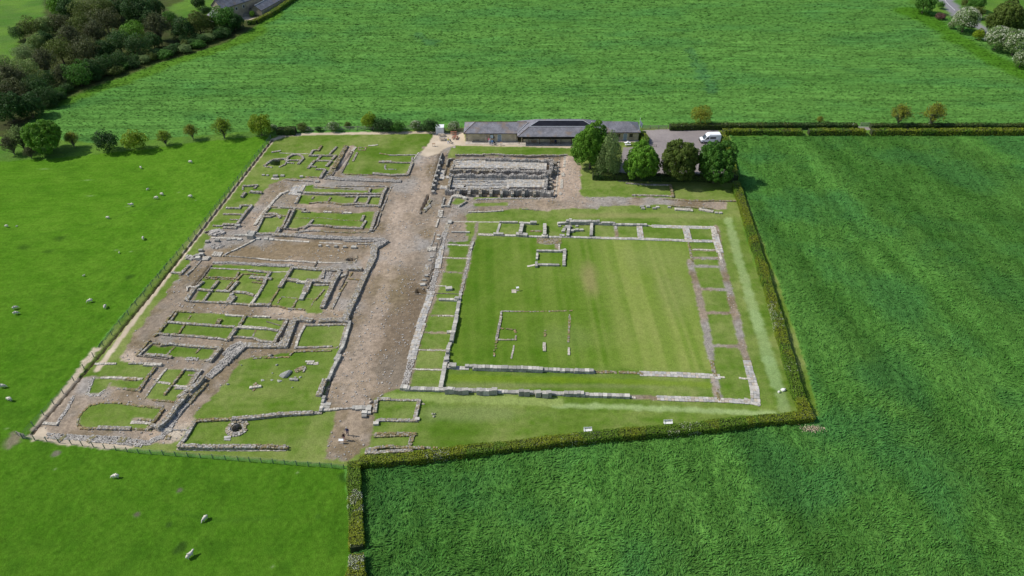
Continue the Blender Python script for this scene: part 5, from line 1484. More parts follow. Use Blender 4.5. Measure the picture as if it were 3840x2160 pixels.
def hedge(name, label, line, wd, h, top='H', dens=75, leaf=.115, seed=0, flowers=0, zone=()):
    """clipped hedge along world points: solid core, leafy skin, patches of blossom"""
    L = [math.hypot(b[0]-a[0], b[1]-a[1]) for a, b in zip(line[:-1], line[1:])]; x0, y0 = line[0]
    root = thing(name, label, 'hedge', (x0, y0, gz(x0, y0))); core = MB(); P_ = []; N_ = []; T = []; FL = []; s0 = 0
    for (a, b), l in zip(zip(line[:-1], line[1:]), L):
        ux, uy = (b[0]-a[0])/l, (b[1]-a[1])/l; n = max(1, int(l/1.2))
        for i in range(n):
            t = (i+.5)/n; core.box((a[0]+ux*l*t-x0, a[1]+uy*l*t-y0, h*.44), (l/n*1.15, wd*.8, h*.88), math.atan2(uy, ux))
        m = int(l*(wd+2*h)*dens); s = RNG.random(m)*l; q = RNG.random(m)*(wd+2*h)
        nn_ = vn(s+s0+seed*40, s*0, 3.5, 7)-.5; n2_ = vn(s+s0, s*0+9, 1.3, 8)-.5; W_ = wd*(1+.35*nn_+.18*n2_); H_ = h*(1+.22*(vn(s+s0+seed*9, s*0, 6, 9)-.5)+.14*n2_)
        istop = (q > h) & (q < h+wd); off = np.where(q < h, -W_/2, np.where(q > h+wd, W_/2, (q-h-wd/2)/wd*W_)); z = np.where(q < h, q/h*H_, np.where(q > h+wd, (q-h-wd)/h*H_, H_))
        rnd = np.minimum(1, (wd/2-np.abs(np.where(istop, off, 0)))/.3)*.14; z = z-np.where(istop, .14-rnd, 0); off = off*(1-.12*np.where(istop, 0, np.clip(z/H_, 0, 1)**3))
        nz_ = np.where(istop, 1, .15); ns = np.where(istop, 0, np.sign(off))
        P_.append(np.stack([a[0]+ux*s-uy*off-x0, a[1]+uy*s+ux*off-y0, z+RNG.normal(size=m)*.05], 1)+RNG.normal(size=(m, 3))*.05)
        N_.append(np.stack([-uy*ns, ux*ns, nz_], 1)); T.append(istop); FL.append(s+s0); s0 += l
    P_ = np.concatenate(P_); N_ = np.concatenate(N_); T = np.concatenate(T); S_ = np.concatenate(FL)
    core.build('core', M_HEDGE, root)
    hue = fbm(P_[:, 0]+x0, P_[:, 1]+y0, 5, 161, 3)
    fm = np.zeros(len(P_), bool)
    for a_, b_, pr in zone: fm |= (S_ > a_) & (S_ < b_) & (RNG.random(len(P_)) < pr) & (vn(P_[:, 0]*1.0, P_[:, 1]+P_[:, 2], .8, 5) > .45)
    if flowers: fm |= (RNG.random(len(P_)) < flowers) & (hue > .55)
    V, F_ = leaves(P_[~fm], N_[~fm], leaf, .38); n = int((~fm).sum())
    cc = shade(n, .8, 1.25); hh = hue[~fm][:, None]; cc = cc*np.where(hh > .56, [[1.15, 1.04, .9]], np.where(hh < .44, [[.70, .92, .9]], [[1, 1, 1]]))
    cc = cc*np.where(T[~fm][:, None], 1.0, [[.82, .92, .98]])  # side leaves tinted darker and cooler than the top: shade put into colour
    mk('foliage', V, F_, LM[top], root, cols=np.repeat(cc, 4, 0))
    if fm.sum() > 3:
        V, F_ = leaves(P_[fm]+N_[fm]*.05, N_[fm], leaf*.7, .6); mk('blossom', V, F_, BLOSSOM, root, cols=np.repeat(shade(int(fm.sum()), .7, 1.05), 4, 0))
    return root
M_HEDGE = plain('hedge_core', (.025, .035, .010), .95, .4, 3)
hz = 1.7
hedge('hedge', 'long clipped hedge down the right side of the ruins', wpts('O', '1853 457, 1866 495, 1888 568, 1914 648, 1946 752, 1968 830, 1991 912, 2008 978, 2031 1030', hz), 1.8, 1.5, seed=1, zone=((48, 56, .35), (88, 96, .25), (66, 70, .12)), flowers=.004)
hedge('hedge', 'long clipped hedge along the bottom of the ruins', wpts('O', '2046 1043, 1990 1048, 1922 1053, 1818 1066, 1693 1080, 1610 1085, 1500 1095, 1305 1117, 1117 1139, 1030 1150, 951 1155, 905 1158', 1.5), 1.85, 1.5, seed=2, zone=((20, 26, .25), (62, 66, .3), (83, 87, .3), (38, 44, .08)), flowers=.01)
hedge('hedge', 'short hedge running out of the bottom of the photograph, with white blossom', wpts('O', '890 1158, 889 1200, 892 1260, 895 1330, 896 1372', 1.6), 2.3, 1.6, seed=3, zone=((5.5, 9.5, .6), (20, 25, .5)), flowers=.01)
hedge('hedge', 'end clump of hedge below the gap at the bottom border', wpts('O', '897 1393, 894 1440, 893 1520', 1.7), 2.5, 1.7, seed=4, zone=((0, 2.5, .7),), flowers=.02)
hedge('hedge', 'dark clipped hedge beneath the car park trees', wpts('O', '1492 436, 1560 437, 1700 440, 1843 442', 1.6), 1.8, 1.6, 'HD', 30, .17)
hedge('hedge', 'hedge along the right side of the car park', wpts('O', '1816 330, 1826 352, 1838 395, 1850 440', 1.6), 1.8, 1.6, 'H', 35, .17)
hedge('hedge', 'hedge on the far side of the lane, left of its gap', wpts('O', '1686 313, 1800 311, 1950 311, 2157 311', 1.6), 1.9, 1.6, 'HD', 18, .24, flowers=.01)
hedge('hedge', 'hedge on the far side of the lane, right of its gap', wpts('O', '2192 312, 2400 312, 2640 313', 1.4), 1.7, 1.4, 'HD', 18, .24, flowers=.01)
hedge('hedge', 'left section of the near lane hedge, beginning at the car park corner', wpts('O', '1820 325, 1900 325, 2018 326', 1.6), 1.9, 1.6, 'H', 20, .22)
hedge('hedge', 'middle section of the near lane hedge between two gaps', wpts('O', '2036 326, 2177 326', 1.6), 1.9, 1.6, 'H', 20, .22)
hedge('hedge', 'right section of the near lane hedge, running out of the photograph', wpts('O', '2194 326, 2640 326', 1.6), 1.9, 1.6, 'H', 20, .22)
hedge('hedge', 'small rounded hedge between flagpole and car park', wpts('O', '1617 333, 1625 343, 1621 354, 1606 362', 1.5), 2.0, 1.5, 'H', 35, .17)
hedge('hedge', 'clipped hedge bordering the long farm outbuilding', wpts('O', '621 52, 642 49, 676 32, 711 10, 745 -12', 1.6), 1.8, 1.6, 'H', 20, .24)
hedge('hedge', 'small trimmed block of hedge right of the corner shrub on the north fence', wpts('O', '696 322, 742 322', 1.8), 2.4, 1.8, 'HD', 30, .2)

# dead straw tussock at the hedge corner
def tussock():
    x, y = W('M', 2080, 850, .2); n = 420
    P_ = np.stack([RNG.normal(size=n)*.95, RNG.normal(size=n)*.35, RNG.random(n)*.4], 1)
    V, F_ = leaves(P_, np.tile([0, -.3, 1.], (n, 1)), .11, .7)
    o = mk('dry_grass', V, F_, attr_mat('straw', .9, ((3, .2),), None, .1, (.42, .34, .24)), cols=np.repeat(shade(n), 4, 0)); o.location = (x, y, gz(x, y))
    tag(o, 'patch of dead straw-coloured grass at the hedge corner', 'grass', kind='stuff')
tussock()
# ================================================================== BUILDINGS, FENCES, FURNITURE, VAN, PEOPLE, SHEEP
M_WALL = brick_mat('buff_stone', (.60, .49, .33), (.52, .42, .28), (.52, .45, .33), .45, .2, rot=(math.pi/2, 0, 0))
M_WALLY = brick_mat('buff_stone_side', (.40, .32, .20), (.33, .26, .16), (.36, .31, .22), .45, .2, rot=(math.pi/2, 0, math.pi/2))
M_SLATE = brick_mat('slate_roof', (.215, .21, .23), (.15, .147, .165), (.08, .08, .09), .35, .24, .55, ms=.012, stain=(.22, .15, .09))
M_DARKW = plain('black_boards_shade', (.012, .011, .011), .7, .2, 2)  # boards and gutters; the gallery recess's shade is put into this near-black
M_GLASSD = plain('dark_panel', (.010, .010, .014), .35, .3, .5)
M_LEAD = plain('lead_flashing', (.42, .43, .45), .5, .1, 3)
M_BROWN = plain('brown_paint', (.09, .05, .03), .6, .2, 4)
M_WOODR = plain('red_stained_wood', (.22, .09, .055), .7, .3, 6, stretch=(1, 8, 8))
M_WOODP = plain('pale_wood', (.33, .22, .14), .7, .3, 6, stretch=(1, 8, 8))
M_WOODG = plain('weathered_wood', (.27, .24, .20), .85, .3, 6, stretch=(1, 8, 8))
M_WHITE = plain('white_paint', (.78, .78, .77), .4, .04, 2)
M_BLUED = plain('grey_blue_door', (.26, .32, .38), .5, .08, 2)
M_GLASS = plain('window_glass', (.03, .035, .04), .12, .3, .6, spec=.6)
M_RUB = plain('black_rubber', (.015, .015, .016), .8, .2, 4)
M_METAL = plain('grey_metal', (.35, .36, .37), .4, .1, 4, metal=.8)
M_PAV = brick_mat('paving', (.50, .44, .36), (.44, .39, .32), (.33, .29, .24), .6, .6, ms=.02)
def roof(name, parent, F3, mat=None, th=.12):
    """roof from faces of 3-D points, given thickness"""
    b = MB()
    for f in F3:
        n = len(f); b.add(list(f)+[(p[0], p[1], p[2]-th) for p in f], [tuple(range(n)), tuple(range(2*n-1, n-1, -1))]+[(i, n+i, n+(i+1) % n, (i+1) % n) for i in range(n)])
    return b.build(name, mat or M_SLATE, parent)
def window(parent, c, w, h, axis='y', frame=M_BROWN, bars=1, name='window'):
    """opening in a wall facing -y (axis y) or -x: frame with glass set back, sill proud"""
    x, y, z = c; b = MB(); t = .07
    def bx(dx, dz, sx, sz, sy=.08, oy=0):
        b.box((x+dx, y-.02+oy, z+dz), (sx, sy, sz)) if axis == 'y' else b.box((x-.02+oy, y+dx, z+dz), (sy, sx, sz))
    bx(-w/2, 0, t, h+t); bx(w/2, 0, t, h+t); bx(0, h/2, w-t, t); bx(0, -h/2, w-t, t)
    for i in range(bars): bx(-w/2+w*(i+1)/(bars+1), 0, .045, h-t, .05)
    fr = b.build(name, frame, parent)
    g = MB(); (g.box((x, y-.008, z), (w-t, .012, h-t)) if axis == 'y' else g.box((x-.008, y, z), (.012, w-t, h-t))); g.build('pane', M_GLASS, fr)
    s = MB(); (s.box((x, y-.09, z-h/2-.09), (w+.25, .18, .09)) if axis == 'y' else s.box((x-.09, y, z-h/2-.09), (.18, w+.25, .09))); s.build('sill', M_PAV, fr)
    return fr
def door(parent, c, w, h, mat, y_off=0):
    x, y, z = c; b = MB(); b.box((x, y-.03, z+h/2), (w, .06, h)); d = b.build('door', mat, parent)
    f = MB(); f.box((x-w/2-.04, y-.045, z+h/2), (.08, .09, h+.08)); f.box((x+w/2+.04, y-.045, z+h/2), (.08, .09, h+.08)); f.box((x, y-.045, z+h+.04), (w, .09, .08)); f.build('frame', M_WHITE, d)
    k = MB(); k.box((x+w*.38, y-.09, z+h*.48), (.04, .08, .14)); k.build('handle', M_METAL, d); return d

def museum():
    g0 = max(gz(-10, 187), gz(10, 186))+.02
    r = thing('visitor_building', 'long low buff stone building with grey slate hipped roofs and open front gallery', 'building', (0, 0, 0))
    def P(*a): return tuple(a)
    def wallbox(nm, x0, x1, y0, y1, h, m=M_WALL):
        b = MB(); b.box(((x0+x1)/2, (y0+y1)/2, h/2-.1), (x1-x0, y1-y0, h+.2)); return b.build(nm, m, r)
    # left wing
    wallbox('wall', -13.2, 1.6, 187.7, 194.0, 2.62)
    e = 2.7; A = (-13.7, 187.25, e); B = (1.7, 187.25, e); Cc = (1.7, 194.5, e); D = (-13.7, 194.5, e); R1 = (-10.4, 190.9, 4.5); R2 = (5.6, 190.9, 4.5)
    roof('roof', r, [(A, (1.75, 187.25, e), (5.6, 190.9, 4.5), R1), (D, A, R1), (R2, (5.6, 194.5, e), D, R1)])
    part('ridge_tiles', M_BROWN, r, lambda b: (b.tube([R1, (4.2, 190.9, 4.5)], .10, 6), b.tube([A, R1], .09, 6), b.tube([D, R1], .09, 6)))
    part('gutter', M_DARKW, r, lambda b: (b.box((-6, 187.2, e-.10), (15.3, .12, .12)), b.box((1.35, 187.6, 1.3), (.1, .1, 2.6))))
    door(r, (-3.55, 187.7, 0), .95, 2.1, M_BLUED)
    nb = MB(); nb.box((-5.75, 187.63, 1.55), (1.0, .08, 1.2)); o = nb.build('notice_frame', M_BROWN, r)
    nb = MB(); nb.box((-5.75, 187.585, 1.55), (.78, .02, .95)); nb.build('notice_sheet', plain('notice_paper', (.55, .66, .66), .5, .15, 3), o)
    # gallery block
    e2 = 2.75; xl, xr, yf, yb = 1.5, 26.6, 185.1, 195.2
    wallbox('gallery_wall', 4.0, 26.2, 187.4, 194.6, 2.7, M_DARKW)
    wallbox('gallery_plinth', 3.2, 26.2, 187.2, 187.38, .95, M_WALL)
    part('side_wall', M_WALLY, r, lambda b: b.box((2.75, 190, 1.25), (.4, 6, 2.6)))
    lo = [(xl, yf, e2), (xr, yf, e2), (xr, yb, e2), (xl, yb, e2)]; md = [(4.9, 188.0, 4.4), (23.0, 188.0, 4.4), (23.0, 192.4, 4.4), (4.9, 192.4, 4.4)]; hi = [(7.6, 189.7, 5.4), (20.2, 189.7, 5.4), (20.2, 190.8, 5.4), (7.6, 190.8, 5.4)]
    roof('gallery_roof', r, [(lo[i], lo[(i+1) % 4], md[(i+1) % 4], md[i]) for i in range(4)]+[(hi[0], hi[1], hi[2], hi[3])])
    roof('upper_roof', r, [(md[i], md[(i+1) % 4], hi[(i+1) % 4], hi[i]) for i in (0,)], M_GLASSD, .1)
    roof('upper_roof', r, [(md[i], md[(i+1) % 4], hi[(i+1) % 4], hi[i]) for i in (1, 2, 3)], M_SLATE, .1)
    part('flashing', M_LEAD, r, lambda b: (b.tube([(4.9, 187.95, 4.46), (23.0, 187.95, 4.46)], .11, 6), b.tube([(4.9, 188, 4.46), (7.6, 189.7, 5.46)], .09, 6), b.tube([(23, 188, 4.46), (20.2, 189.7, 5.46)], .09, 6), b.tube([(7.6, 189.7, 5.46), (20.2, 189.7, 5.46)], .09, 6),
        b.tube([(1.5, 187.4, 2.85), (4.6, 190.6, 4.45)], .08, 6)))
    part('ridge_tiles', M_BROWN, r, lambda b: (b.tube([lo[0], md[0]], .08, 6), b.tube([lo[1], md[1]], .08, 6)))
    part('gutter', M_DARKW, r, lambda b: b.box((14, yf-.05, e2-.12), (25.1, .14, .14)))
    for x in (2.0, 4.75, 7.8, 10.8, 13.8, 16.8, 19.8, 22.8):
        part('post', M_BROWN, r, lambda b: b.box((x, 185.9, 1.33), (.15, .15, 2.75)))
    # right wing
    wallbox('wall', 26.2, 36.0, 188.3, 194.2, 2.62)
    A = (23.2, 187.9, e); B = (36.5, 187.9, e); Cc = (36.5, 194.6, e); D = (23.2, 194.6, e); R1 = (22.0, 191.2, 4.5); R2 = (33.0, 191.2, 4.5)
    roof('roof', r, [(A, B, R2, R1), (B, Cc, R2), (Cc, D, R1, R2)])
    part('flashing', M_LEAD, r, lambda b: b.tube([(24.9, 188, 2.85), (22.6, 191, 4.55)], .1, 6))
    part('gutter', M_DARKW, r, lambda b: b.box((31.3, 187.85, e-.1), (10.4, .12, .12)))
    window(r, (30.25, 188.3, 1.55), .9, .9); window(r, (33.85, 188.3, 1.55), .9, .9); window(r, (28.7, 188.3, 1.3), .6, 1.4)
    door(r, (32.2, 188.3, 0), .95, 2.1, M_BLUED)
    r.location = (0, 0, g0)
    pv = MB(); pv.prism([(-13.2, 185.9), (1.6, 185.6), (1.6, 187.69), (-13.2, 187.69)], 'z', g0-.2, g0+.03); pv.prism([(1.62, 184.9), (26.4, 184.9), (26.4, 187.35), (1.62, 187.35)], 'z', g0-.2, g0+.05)
    pv.prism([(26.5, 187.2), (36.2, 187.2), (36.2, 188.28), (26.5, 188.28)], 'z', g0-.2, g0+.03)
    tag(pv.build('pavement', M_PAV), 'pale paving along the front of the visitor building', 'pavement', kind='structure')
    return g0
G0 = museum()
# ---- farm buildings at the top
M_FW = brick_mat('farm_stone', (.36, .30, .20), (.30, .25, .17), (.32, .28, .2), .5, .25, rot=(math.pi/2, 0, 0))
M_FW2 = brick_mat('farm_stone_grey', (.30, .27, .22), (.25, .225, .19), (.3, .27, .22), .5, .25, rot=(math.pi/2, 0, .8))
def gabled(name, label, ox, oy, rz, wd, ln, eave, ridge, wins=(), front=None):
    """gable end faces local -y, length runs along +y; ridge over x = wd/2"""
    r = thing(name, label, 'house', (ox, oy, gz(ox, oy)), rz)
    b = MB(); b.prism([(0, -.1), (wd, -.1), (wd, eave), (wd/2, ridge-.15), (0, eave)], 'y', 0, ln); b.build('wall', M_FW, r)
    o = .25
    roof('roof', r, [((-o, -o, eave-.05), (wd/2, -o, ridge), (wd/2, ln+o, ridge), (-o, ln+o, eave-.05)), ((wd/2, -o, ridge), (wd+o, -o, eave-.05), (wd+o, ln+o, eave-.05), (wd/2, ln+o, ridge))])
    part('ridge_tiles', M_LEAD, r, lambda b: b.tube([(wd/2, -o, ridge+.03), (wd/2, ln+o, ridge+.03)], .12, 6))
    part('gutter', M_DARKW, r, lambda b: b.box((wd+o, ln/2, eave-.14), (.12, ln+.4, .12)))
    return r
fh = gabled('farmhouse', 'stone farmhouse with slate roof and glazed lean-to, cut by the top border', -118.9, 293.6, -.62, 6.6, 20, 5.2, 8.0)
window(fh, (1.0, 0, 3.6), .8, 1.3, frame=M_WHITE); window(fh, (5.6, 0, 3.4), .5, .8, frame=M_WHITE)
for y_ in (3, 6.5, 10): 
    part('window', M_WHITE, fh, lambda b: b.box((6.63, y_, 3.6), (.07, 1.0, 1.2)))
    part('pane', M_GLASS, fh.children[-1], lambda b: b.box((6.68, y_, 3.6), (.03, .8, 1.0)))
lt = part('lean_to', M_WHITE, fh, lambda b: b.box((3.3, -1.5, 1.05), (6.4, 2.95, 2.3)))
roof('lean_to_roof', fh, [((-.1, -3.2, 2.2), (6.7, -3.2, 2.2), (6.7, -.02, 3.4), (-.1, -.02, 3.4))])
for i in range(5): part('pane', M_GLASS, lt, lambda b: b.box((.9+i*.75, -3.0, 1.2), (.5, .05, 1.3)))
part('chimney', M_FW2, fh, lambda b: b.box((3.3, 9, 8.3), (.9, .7, 1.8)))
gabled('farm_outbuilding', 'long low stone outbuilding with grey roof beside the clipped farm hedge', -105.6, 298.9, -.27, 5.0, 22, 2.3, 4.0)
def fix_outbuilding():
    o = [q for q in bpy.data.objects if q.name.startswith('farm_outbuilding')][0]; o.rotation_euler = (0, 0, -.30)
fix_outbuilding()
wl_ = MB()
for i in range(5): wl_.box((-109.5+i*1.2, 297.0+i*.2, .5), (1.25, .4, 1.1), .17)
tag(wl_.build('garden_wall', M_FW2), 'low garden wall beside the farm courtyard', 'wall')

# ---- fences
def fence(name, label, line, h, gap, kind, pt=.05, rails=0):
    x0, y0 = line[0]; r = thing(name, label, 'fence', (x0, y0, 0)); net = MB(); s0 = 0; posts = []
    for (a, b) in zip(line[:-1], line[1:]):
        l = math.hypot(b[0]-a[0], b[1]-a[1]); n = max(1, round(l/gap))
        for i in range(n): posts.append((a[0]+(b[0]-a[0])*i/n, a[1]+(b[1]-a[1])*i/n))
    posts.append(line[-1])
    M = M_FPOST if kind == 'wire' else M_WOODG
    pm = MB(); pm.box((0, 0, h/2-.05), (pt*2, pt*2, h+.1)); po = pm.build('post', M, r); me = po.data
    po.location = (posts[0][0]-x0, posts[0][1]-y0, gz(*posts[0]))
    for p in posts[1:100]:
        o = bpy.data.objects.new('post', me); COL.objects.link(o); o.parent = r; o.location = (p[0]-x0, p[1]-y0, gz(*p))
    for p, q in zip(posts[:-1], posts[1:]):
        zp, zq = gz(*p), gz(*q)
        P0 = (p[0]-x0, p[1]-y0); Q0 = (q[0]-x0, q[1]-y0)
        if kind == 'wire':
            for k in range(9): z = .1+(h-.15)*k/8; net.tube([(P0[0], P0[1], zp+z), (Q0[0], Q0[1], zq+z)], .007, 3, None, False)
            m = int(math.hypot(Q0[0]-P0[0], Q0[1]-P0[1])/.18)
            for k in range(m): t = k/m; x = P0[0]+(Q0[0]-P0[0])*t; y = P0[1]+(Q0[1]-P0[1])*t; net.tube([(x, y, zp+.08), (x, y, zp+h-.05)], .0065, 3, None, False)
        else:
            for k in range(rails):
                z = h*(k+.6)/rails; rl = MB(); d = Vector((Q0[0]-P0[0], Q0[1]-P0[1], 0)); rl.box(((P0[0]+Q0[0])/2, (P0[1]+Q0[1])/2, (zp+zq)/2+z), (d.length, .04, .11), math.atan2(d.y, d.x)); rl.build('rail', M_WOODG, r)
    if kind == 'wire': net.build('netting', M_NET, r)
    return r
M_FPOST = plain('green_post', (.10, .15, .11), .6, .2, 4); M_NET = plain('green_wire', (.17, .22, .17), .5, .1, 4)
fence('wire_fence', 'green wire fence down the left side of the ruins', wpts('O', '682 350, 610 440, 505 575, 400 700, 260 870, 160 990, 58 1102'), 1.25, 2.9, 'wire')
fence('wire_fence', 'green wire fence along the bottom left of the ruins', wpts('O', '58 1104, 180 1118, 350 1141, 600 1160, 866 1180'), 1.25, 2.0, 'wire')
fence('rail_fence', 'grey timber rail fence along the north path', wpts('O', '700 334, 800 330, 900 328, 1000 327, 1095 326'), 1.15, 2.2, 'rail', .06, 3)
fence('rail_fence', 'dark timber rail fence between shed and visitor building', wpts('F', '268 258, 420 258, 568 255'), 1.2, 2.2, 'rail', .06, 3)
fence('rail_fence', 'dark timber rail fence at the back of the car park', wpts('G', '985 272, 1290 268'), 1.2, 2.2, 'rail', .06, 4)
fence('gate', 'pale metal field gate at the fence corner, bottom left', wpts('D', '30 1075, 120 1108'), 1.1, 3.6, 'rail', .05, 5)
fence('gate', 'small timber gate in the gap of the lane hedge', wpts('O', '2164 318, 2187 318'), 1.1, 3.0, 'rail', .05, 4)
fence('rail_fence', 'short timber rail between round hedge and grass island', wpts('G', '1070 486, 1165 486'), .8, 1.6, 'rail', .05, 2)

# ---- garden and visitor furniture
def put_at(o, s, x, y, z=0, rz=0):
    wx, wy = W(s, x, y, z); o.location = (wx, wy, gz(wx, wy) if z == 0 else G0); o.rotation_euler = (0, 0, rz); return o
def picnic(label, s, x, y, rz, mat):
    r = thing('picnic_table', label, 'picnic table', group='picnic tables by the shed')
    part('table_top', mat, r, lambda b: [b.box((0, -.3+.15*k, .74), (1.8, .135, .04)) for k in range(5)])
    for s_ in (-1, 1): part('bench_seat', mat, r, lambda b: [b.box((0, s_*.68+.14*k-.07, .45), (1.8, .13, .04)) for k in range(2)])
    for s_ in (-1, 1):
        part('leg', mat, r, lambda b: (b.box((s_*.65, -.38, .36), (.09, .09, .85), 0, rx=-.5), b.box((s_*.65, .38, .36), (.09, .09, .85), 0, rx=.5), b.box((s_*.65, 0, .42), (.07, 1.5, .09))))
    return put_at(r, s, x, y, 0, rz)
picnic('weathered picnic table nearest the shed', 'F', 222, 325, .05, M_WOODG); picnic('weathered picnic table in front of the one nearest the shed', 'F', 238, 380, .05, M_WOODG)
picnic('reddish picnic table below the white flowering shrub', 'F', 408, 292, .0, M_WOODR); picnic('reddish picnic table turned end-on near the building corner', 'F', 430, 360, 1.45, M_WOODR)
def bench(label, s, x, y, rz, mat, z=0, name='bench', L=1.6):
    r = thing(name, label, 'bench')
    part('seat', mat, r, lambda b: [b.box((0, -.2+.12*k, .44), (L, .10, .035)) for k in range(4)])
    part('backrest', mat, r, lambda b: [b.box((0, .26+.02*k, .56+.13*k), (L, .03, .11)) for k in range(3)])
    for s_ in (-1, 1): part('leg', mat, r, lambda b: (b.box((s_*(L/2-.06), -.2, .22), (.07, .07, .46)), b.box((s_*(L/2-.06), .27, .45), (.07, .07, .9)), b.box((s_*(L/2-.06), .02, .64), (.06, .5, .05))))
    o = put_at(r, s, x, y, z, rz); return o
bench('dark brown bench against the left wing wall', 'F', 750, 402, 0, M_BROWN)
bench('pale timber bench under the gallery roof, empty', 'F', 1616, 432, 0, M_WOODP, .01); bench('pale timber bench under the gallery with a person in dark clothes', 'F', 1920, 432, 0, M_WOODP, .01)
bench('white bench tucked into the south hedge', 'K', 1367, 1325, .05, M_WHITE, L=1.5)
bench('white bench end peeping over the south hedge, left one', 'K', 400, 1415, .05, M_WHITE, L=1.4)
def shed():
    r = thing('shed', 'white box-shaped shed with ribbed roof at the end of the rail fence', 'shed')
    part('wall', M_WHITE, r, lambda b: b.box((0, 0, .95), (2.25, 2.0, 1.9)))
    part('roof', M_WHITE, r, lambda b: [b.box((-1.1+.2*k, 0, 2.0+.015*(k % 2)), (.2, 2.15, .08)) for k in range(12)])
    part('door', plain('off_white', (.68, .69, .69), .4, .05, 3), r, lambda b: b.box((-.4, -1.02, .95), (.8, .04, 1.7)))
    put_at(r, 'F', 204, 268, 0, 0)
shed()
def bin_(label, s, x, y, z=0):
    r = thing('litter_bin', label, 'bin'); part('body', M_WOODG, r, lambda b: [b.box((.25*math.cos(a), .25*math.sin(a), .42), (.05, .14, .84), a) for a in [k*math.pi/5 for k in range(10)]])
    part('lid', M_DARKW, r, lambda b: b.tube([(0, 0, .84), (0, 0, .92)], .29, 12)); put_at(r, s, x, y, z)
bin_('slatted litter bin at the left end of the left wing', 'F', 613, 398); bin_('litter bin beside the blue door of the right wing', 'G', 770, 402, .01)
def lectern(label, s, x, y, rz=0, w=.9, mat=M_WHITE):
    r = thing('information_sign', label, 'sign')
    part('panel', mat, r, lambda b: b.box((0, 0, .85), (w, .38, .04), 0, rx=.5)); 
    for s_ in (-1, 1): part('leg', M_WOODG, r, lambda b: b.box((s_*w*.35, 0, .4), (.06, .06, .85)))
    part('foot', M_WOODG, r, lambda b: b.box((0, 0, .04), (w*.9, .3, .06))); put_at(r, s, x, y, 0, rz)
lectern('information sign on the sandy path above the granary steps', 'F', 108, 478, .2, .9, M_WOODP); lectern('small information sign in front of the left wing', 'F', 1125, 465, 0, .6, M_WOODP)
lectern('white-topped information table in front of the two visitors', 'L', 262, 715, 0, .8)
lectern('small white sign standing in the courtyard lawn', 'H', 1612, 1030, .3, .6)
sl_ = MB(); sl_.box((0, 0, .05), (1.0, 1.1, .14)); o = sl_.build('stone_slab', M_PAV, bevel=.02); put_at(o, 'H', 1570, 1040); tag(o, 'square pale slab left of the small white lawn sign', 'slab')
# steps down the bank
r = thing('steps', 'narrow flight of pale steps down the grass bank', 'steps')
x0_, y0_ = W('F', 415, 480); x1_, y1_ = W('F', 412, 612, -.7); r.location = (x0_, y0_, 0)
for k in range(11):
    t = k/10; part('tread', M_PAV, r, lambda b: b.box(((x1_-x0_)*t, (y1_-y0_)*t, .06-.75*t**1.3), (.75, abs(y1_-y0_)/14, .16)))
# flagpole
def flag():
    r = thing('flagpole', 'tall white flagpole with a limp white flag', 'flagpole')
    part('pole', M_WHITE, r, lambda b: b.tube([(0, 0, 0), (0, 0, 6.6)], [.075, .04], 10)); part('finial', M_WHITE, r, lambda b: b.tube([(0, 0, 6.6), (0, 0, 6.75), (0, 0, 6.82)], [.05, .09, .02], 8))
    V = []; n, m = 9, 10
    for j in range(m):
        for i in range(n):
            u = i/(n-1); v = j/(m-1); V.append((.05+u*.95*(1-.35*v)*.9, .10*math.sin(u*9+v*2)*u, 6.2-v*1.5-u*1.15*(1-.3*v)))
    Fs = [(j*n+i, j*n+i+1, (j+1)*n+i+1, (j+1)*n+i) for j in range(m-1) for i in range(n-1)]
    f = mk('flag', V, Fs, plain('flag_cloth', (.72, .74, .75), .8, .06, 3), r, smooth=True)
    b = MB(); 
    for k in range(12):
        a = k*math.pi/6; b.box((.58+.13*math.cos(a), -.09, 4.75+.17*math.sin(a)), (.05, .05, .05))
    b.build('emblem', plain('flag_grey', (.35, .38, .42), .8, .1, 3), f)
    put_at(r, 'G', 940, 405, .01)
flag()
def white_table():
    r = thing('picnic_table', 'white picnic table on the grass island by the car park', 'picnic table')
    part('table_top', M_WHITE, r, lambda b: b.box((0, 0, .74), (1.7, .7, .05))); part('bench_seat', M_WHITE, r, lambda b: b.box((0, -.7, .45), (1.7, .26, .05))); part('bench_seat', M_WHITE, r, lambda b: b.box((0, .7, .45), (1.7, .26, .05)))
    for s_ in (-1, 1): part('leg', M_WHITE, r, lambda b: (b.box((s_*.55, 0, .38), (.08, 1.45, .08)), b.box((s_*.55, .25, .36), (.08, .08, .72)), b.box((s_*.55, -.25, .36), (.08, .08, .72))))
    part('planter', M_WHITE, r, lambda b: b.tube([(0, 0, .76), (0, 0, 1.1)], [.2, .28], 10)); put_at(r, 'G', 812, 462, 0, .1)
white_table()

# ---- van and car
def vehicle(name, label, cat, L, Wd, H, prof, paint, wins, wheels, lights, s, x, y, rz, hx=0, trim=None):
    r = thing(name, label, cat); b = MB(); b.prism(prof, 'y', -Wd/2, Wd/2); body = b.build('body', paint, r, bevel=.07, smooth=False)
    for (nm, poly) in wins:
        for s_ in (-1, 1):
            w_ = MB(); w_.prism(poly, 'y', s_*(Wd/2+.012), s_*(Wd/2-.03)); w_.build(nm, M_GLASS, r)
    if trim:
        for nm, m_, bxs in trim:
            t = MB(); [t.box(*q) for q in bxs]; t.build(nm, m_, r)
    for wx_ in wheels:
        for s_ in (-1, 1):
            w_ = thing('wheel', None, None); w_.parent = r; w_.location = (wx_, s_*(Wd/2-.1), .34)
            part('tyre', M_RUB, w_, lambda b: b.tube([(0, -.12, 0), (0, .12, 0)], .34, 16)); part('rim', M_METAL, w_, lambda b: b.tube([(0, s_*.10, 0), (0, s_*.135, 0)], .19, 12))
    wx, wy = W(s, x, y); r.location = (wx, wy, gz(wx, wy)+.02); r.rotation_euler = (0, 0, rz); return r
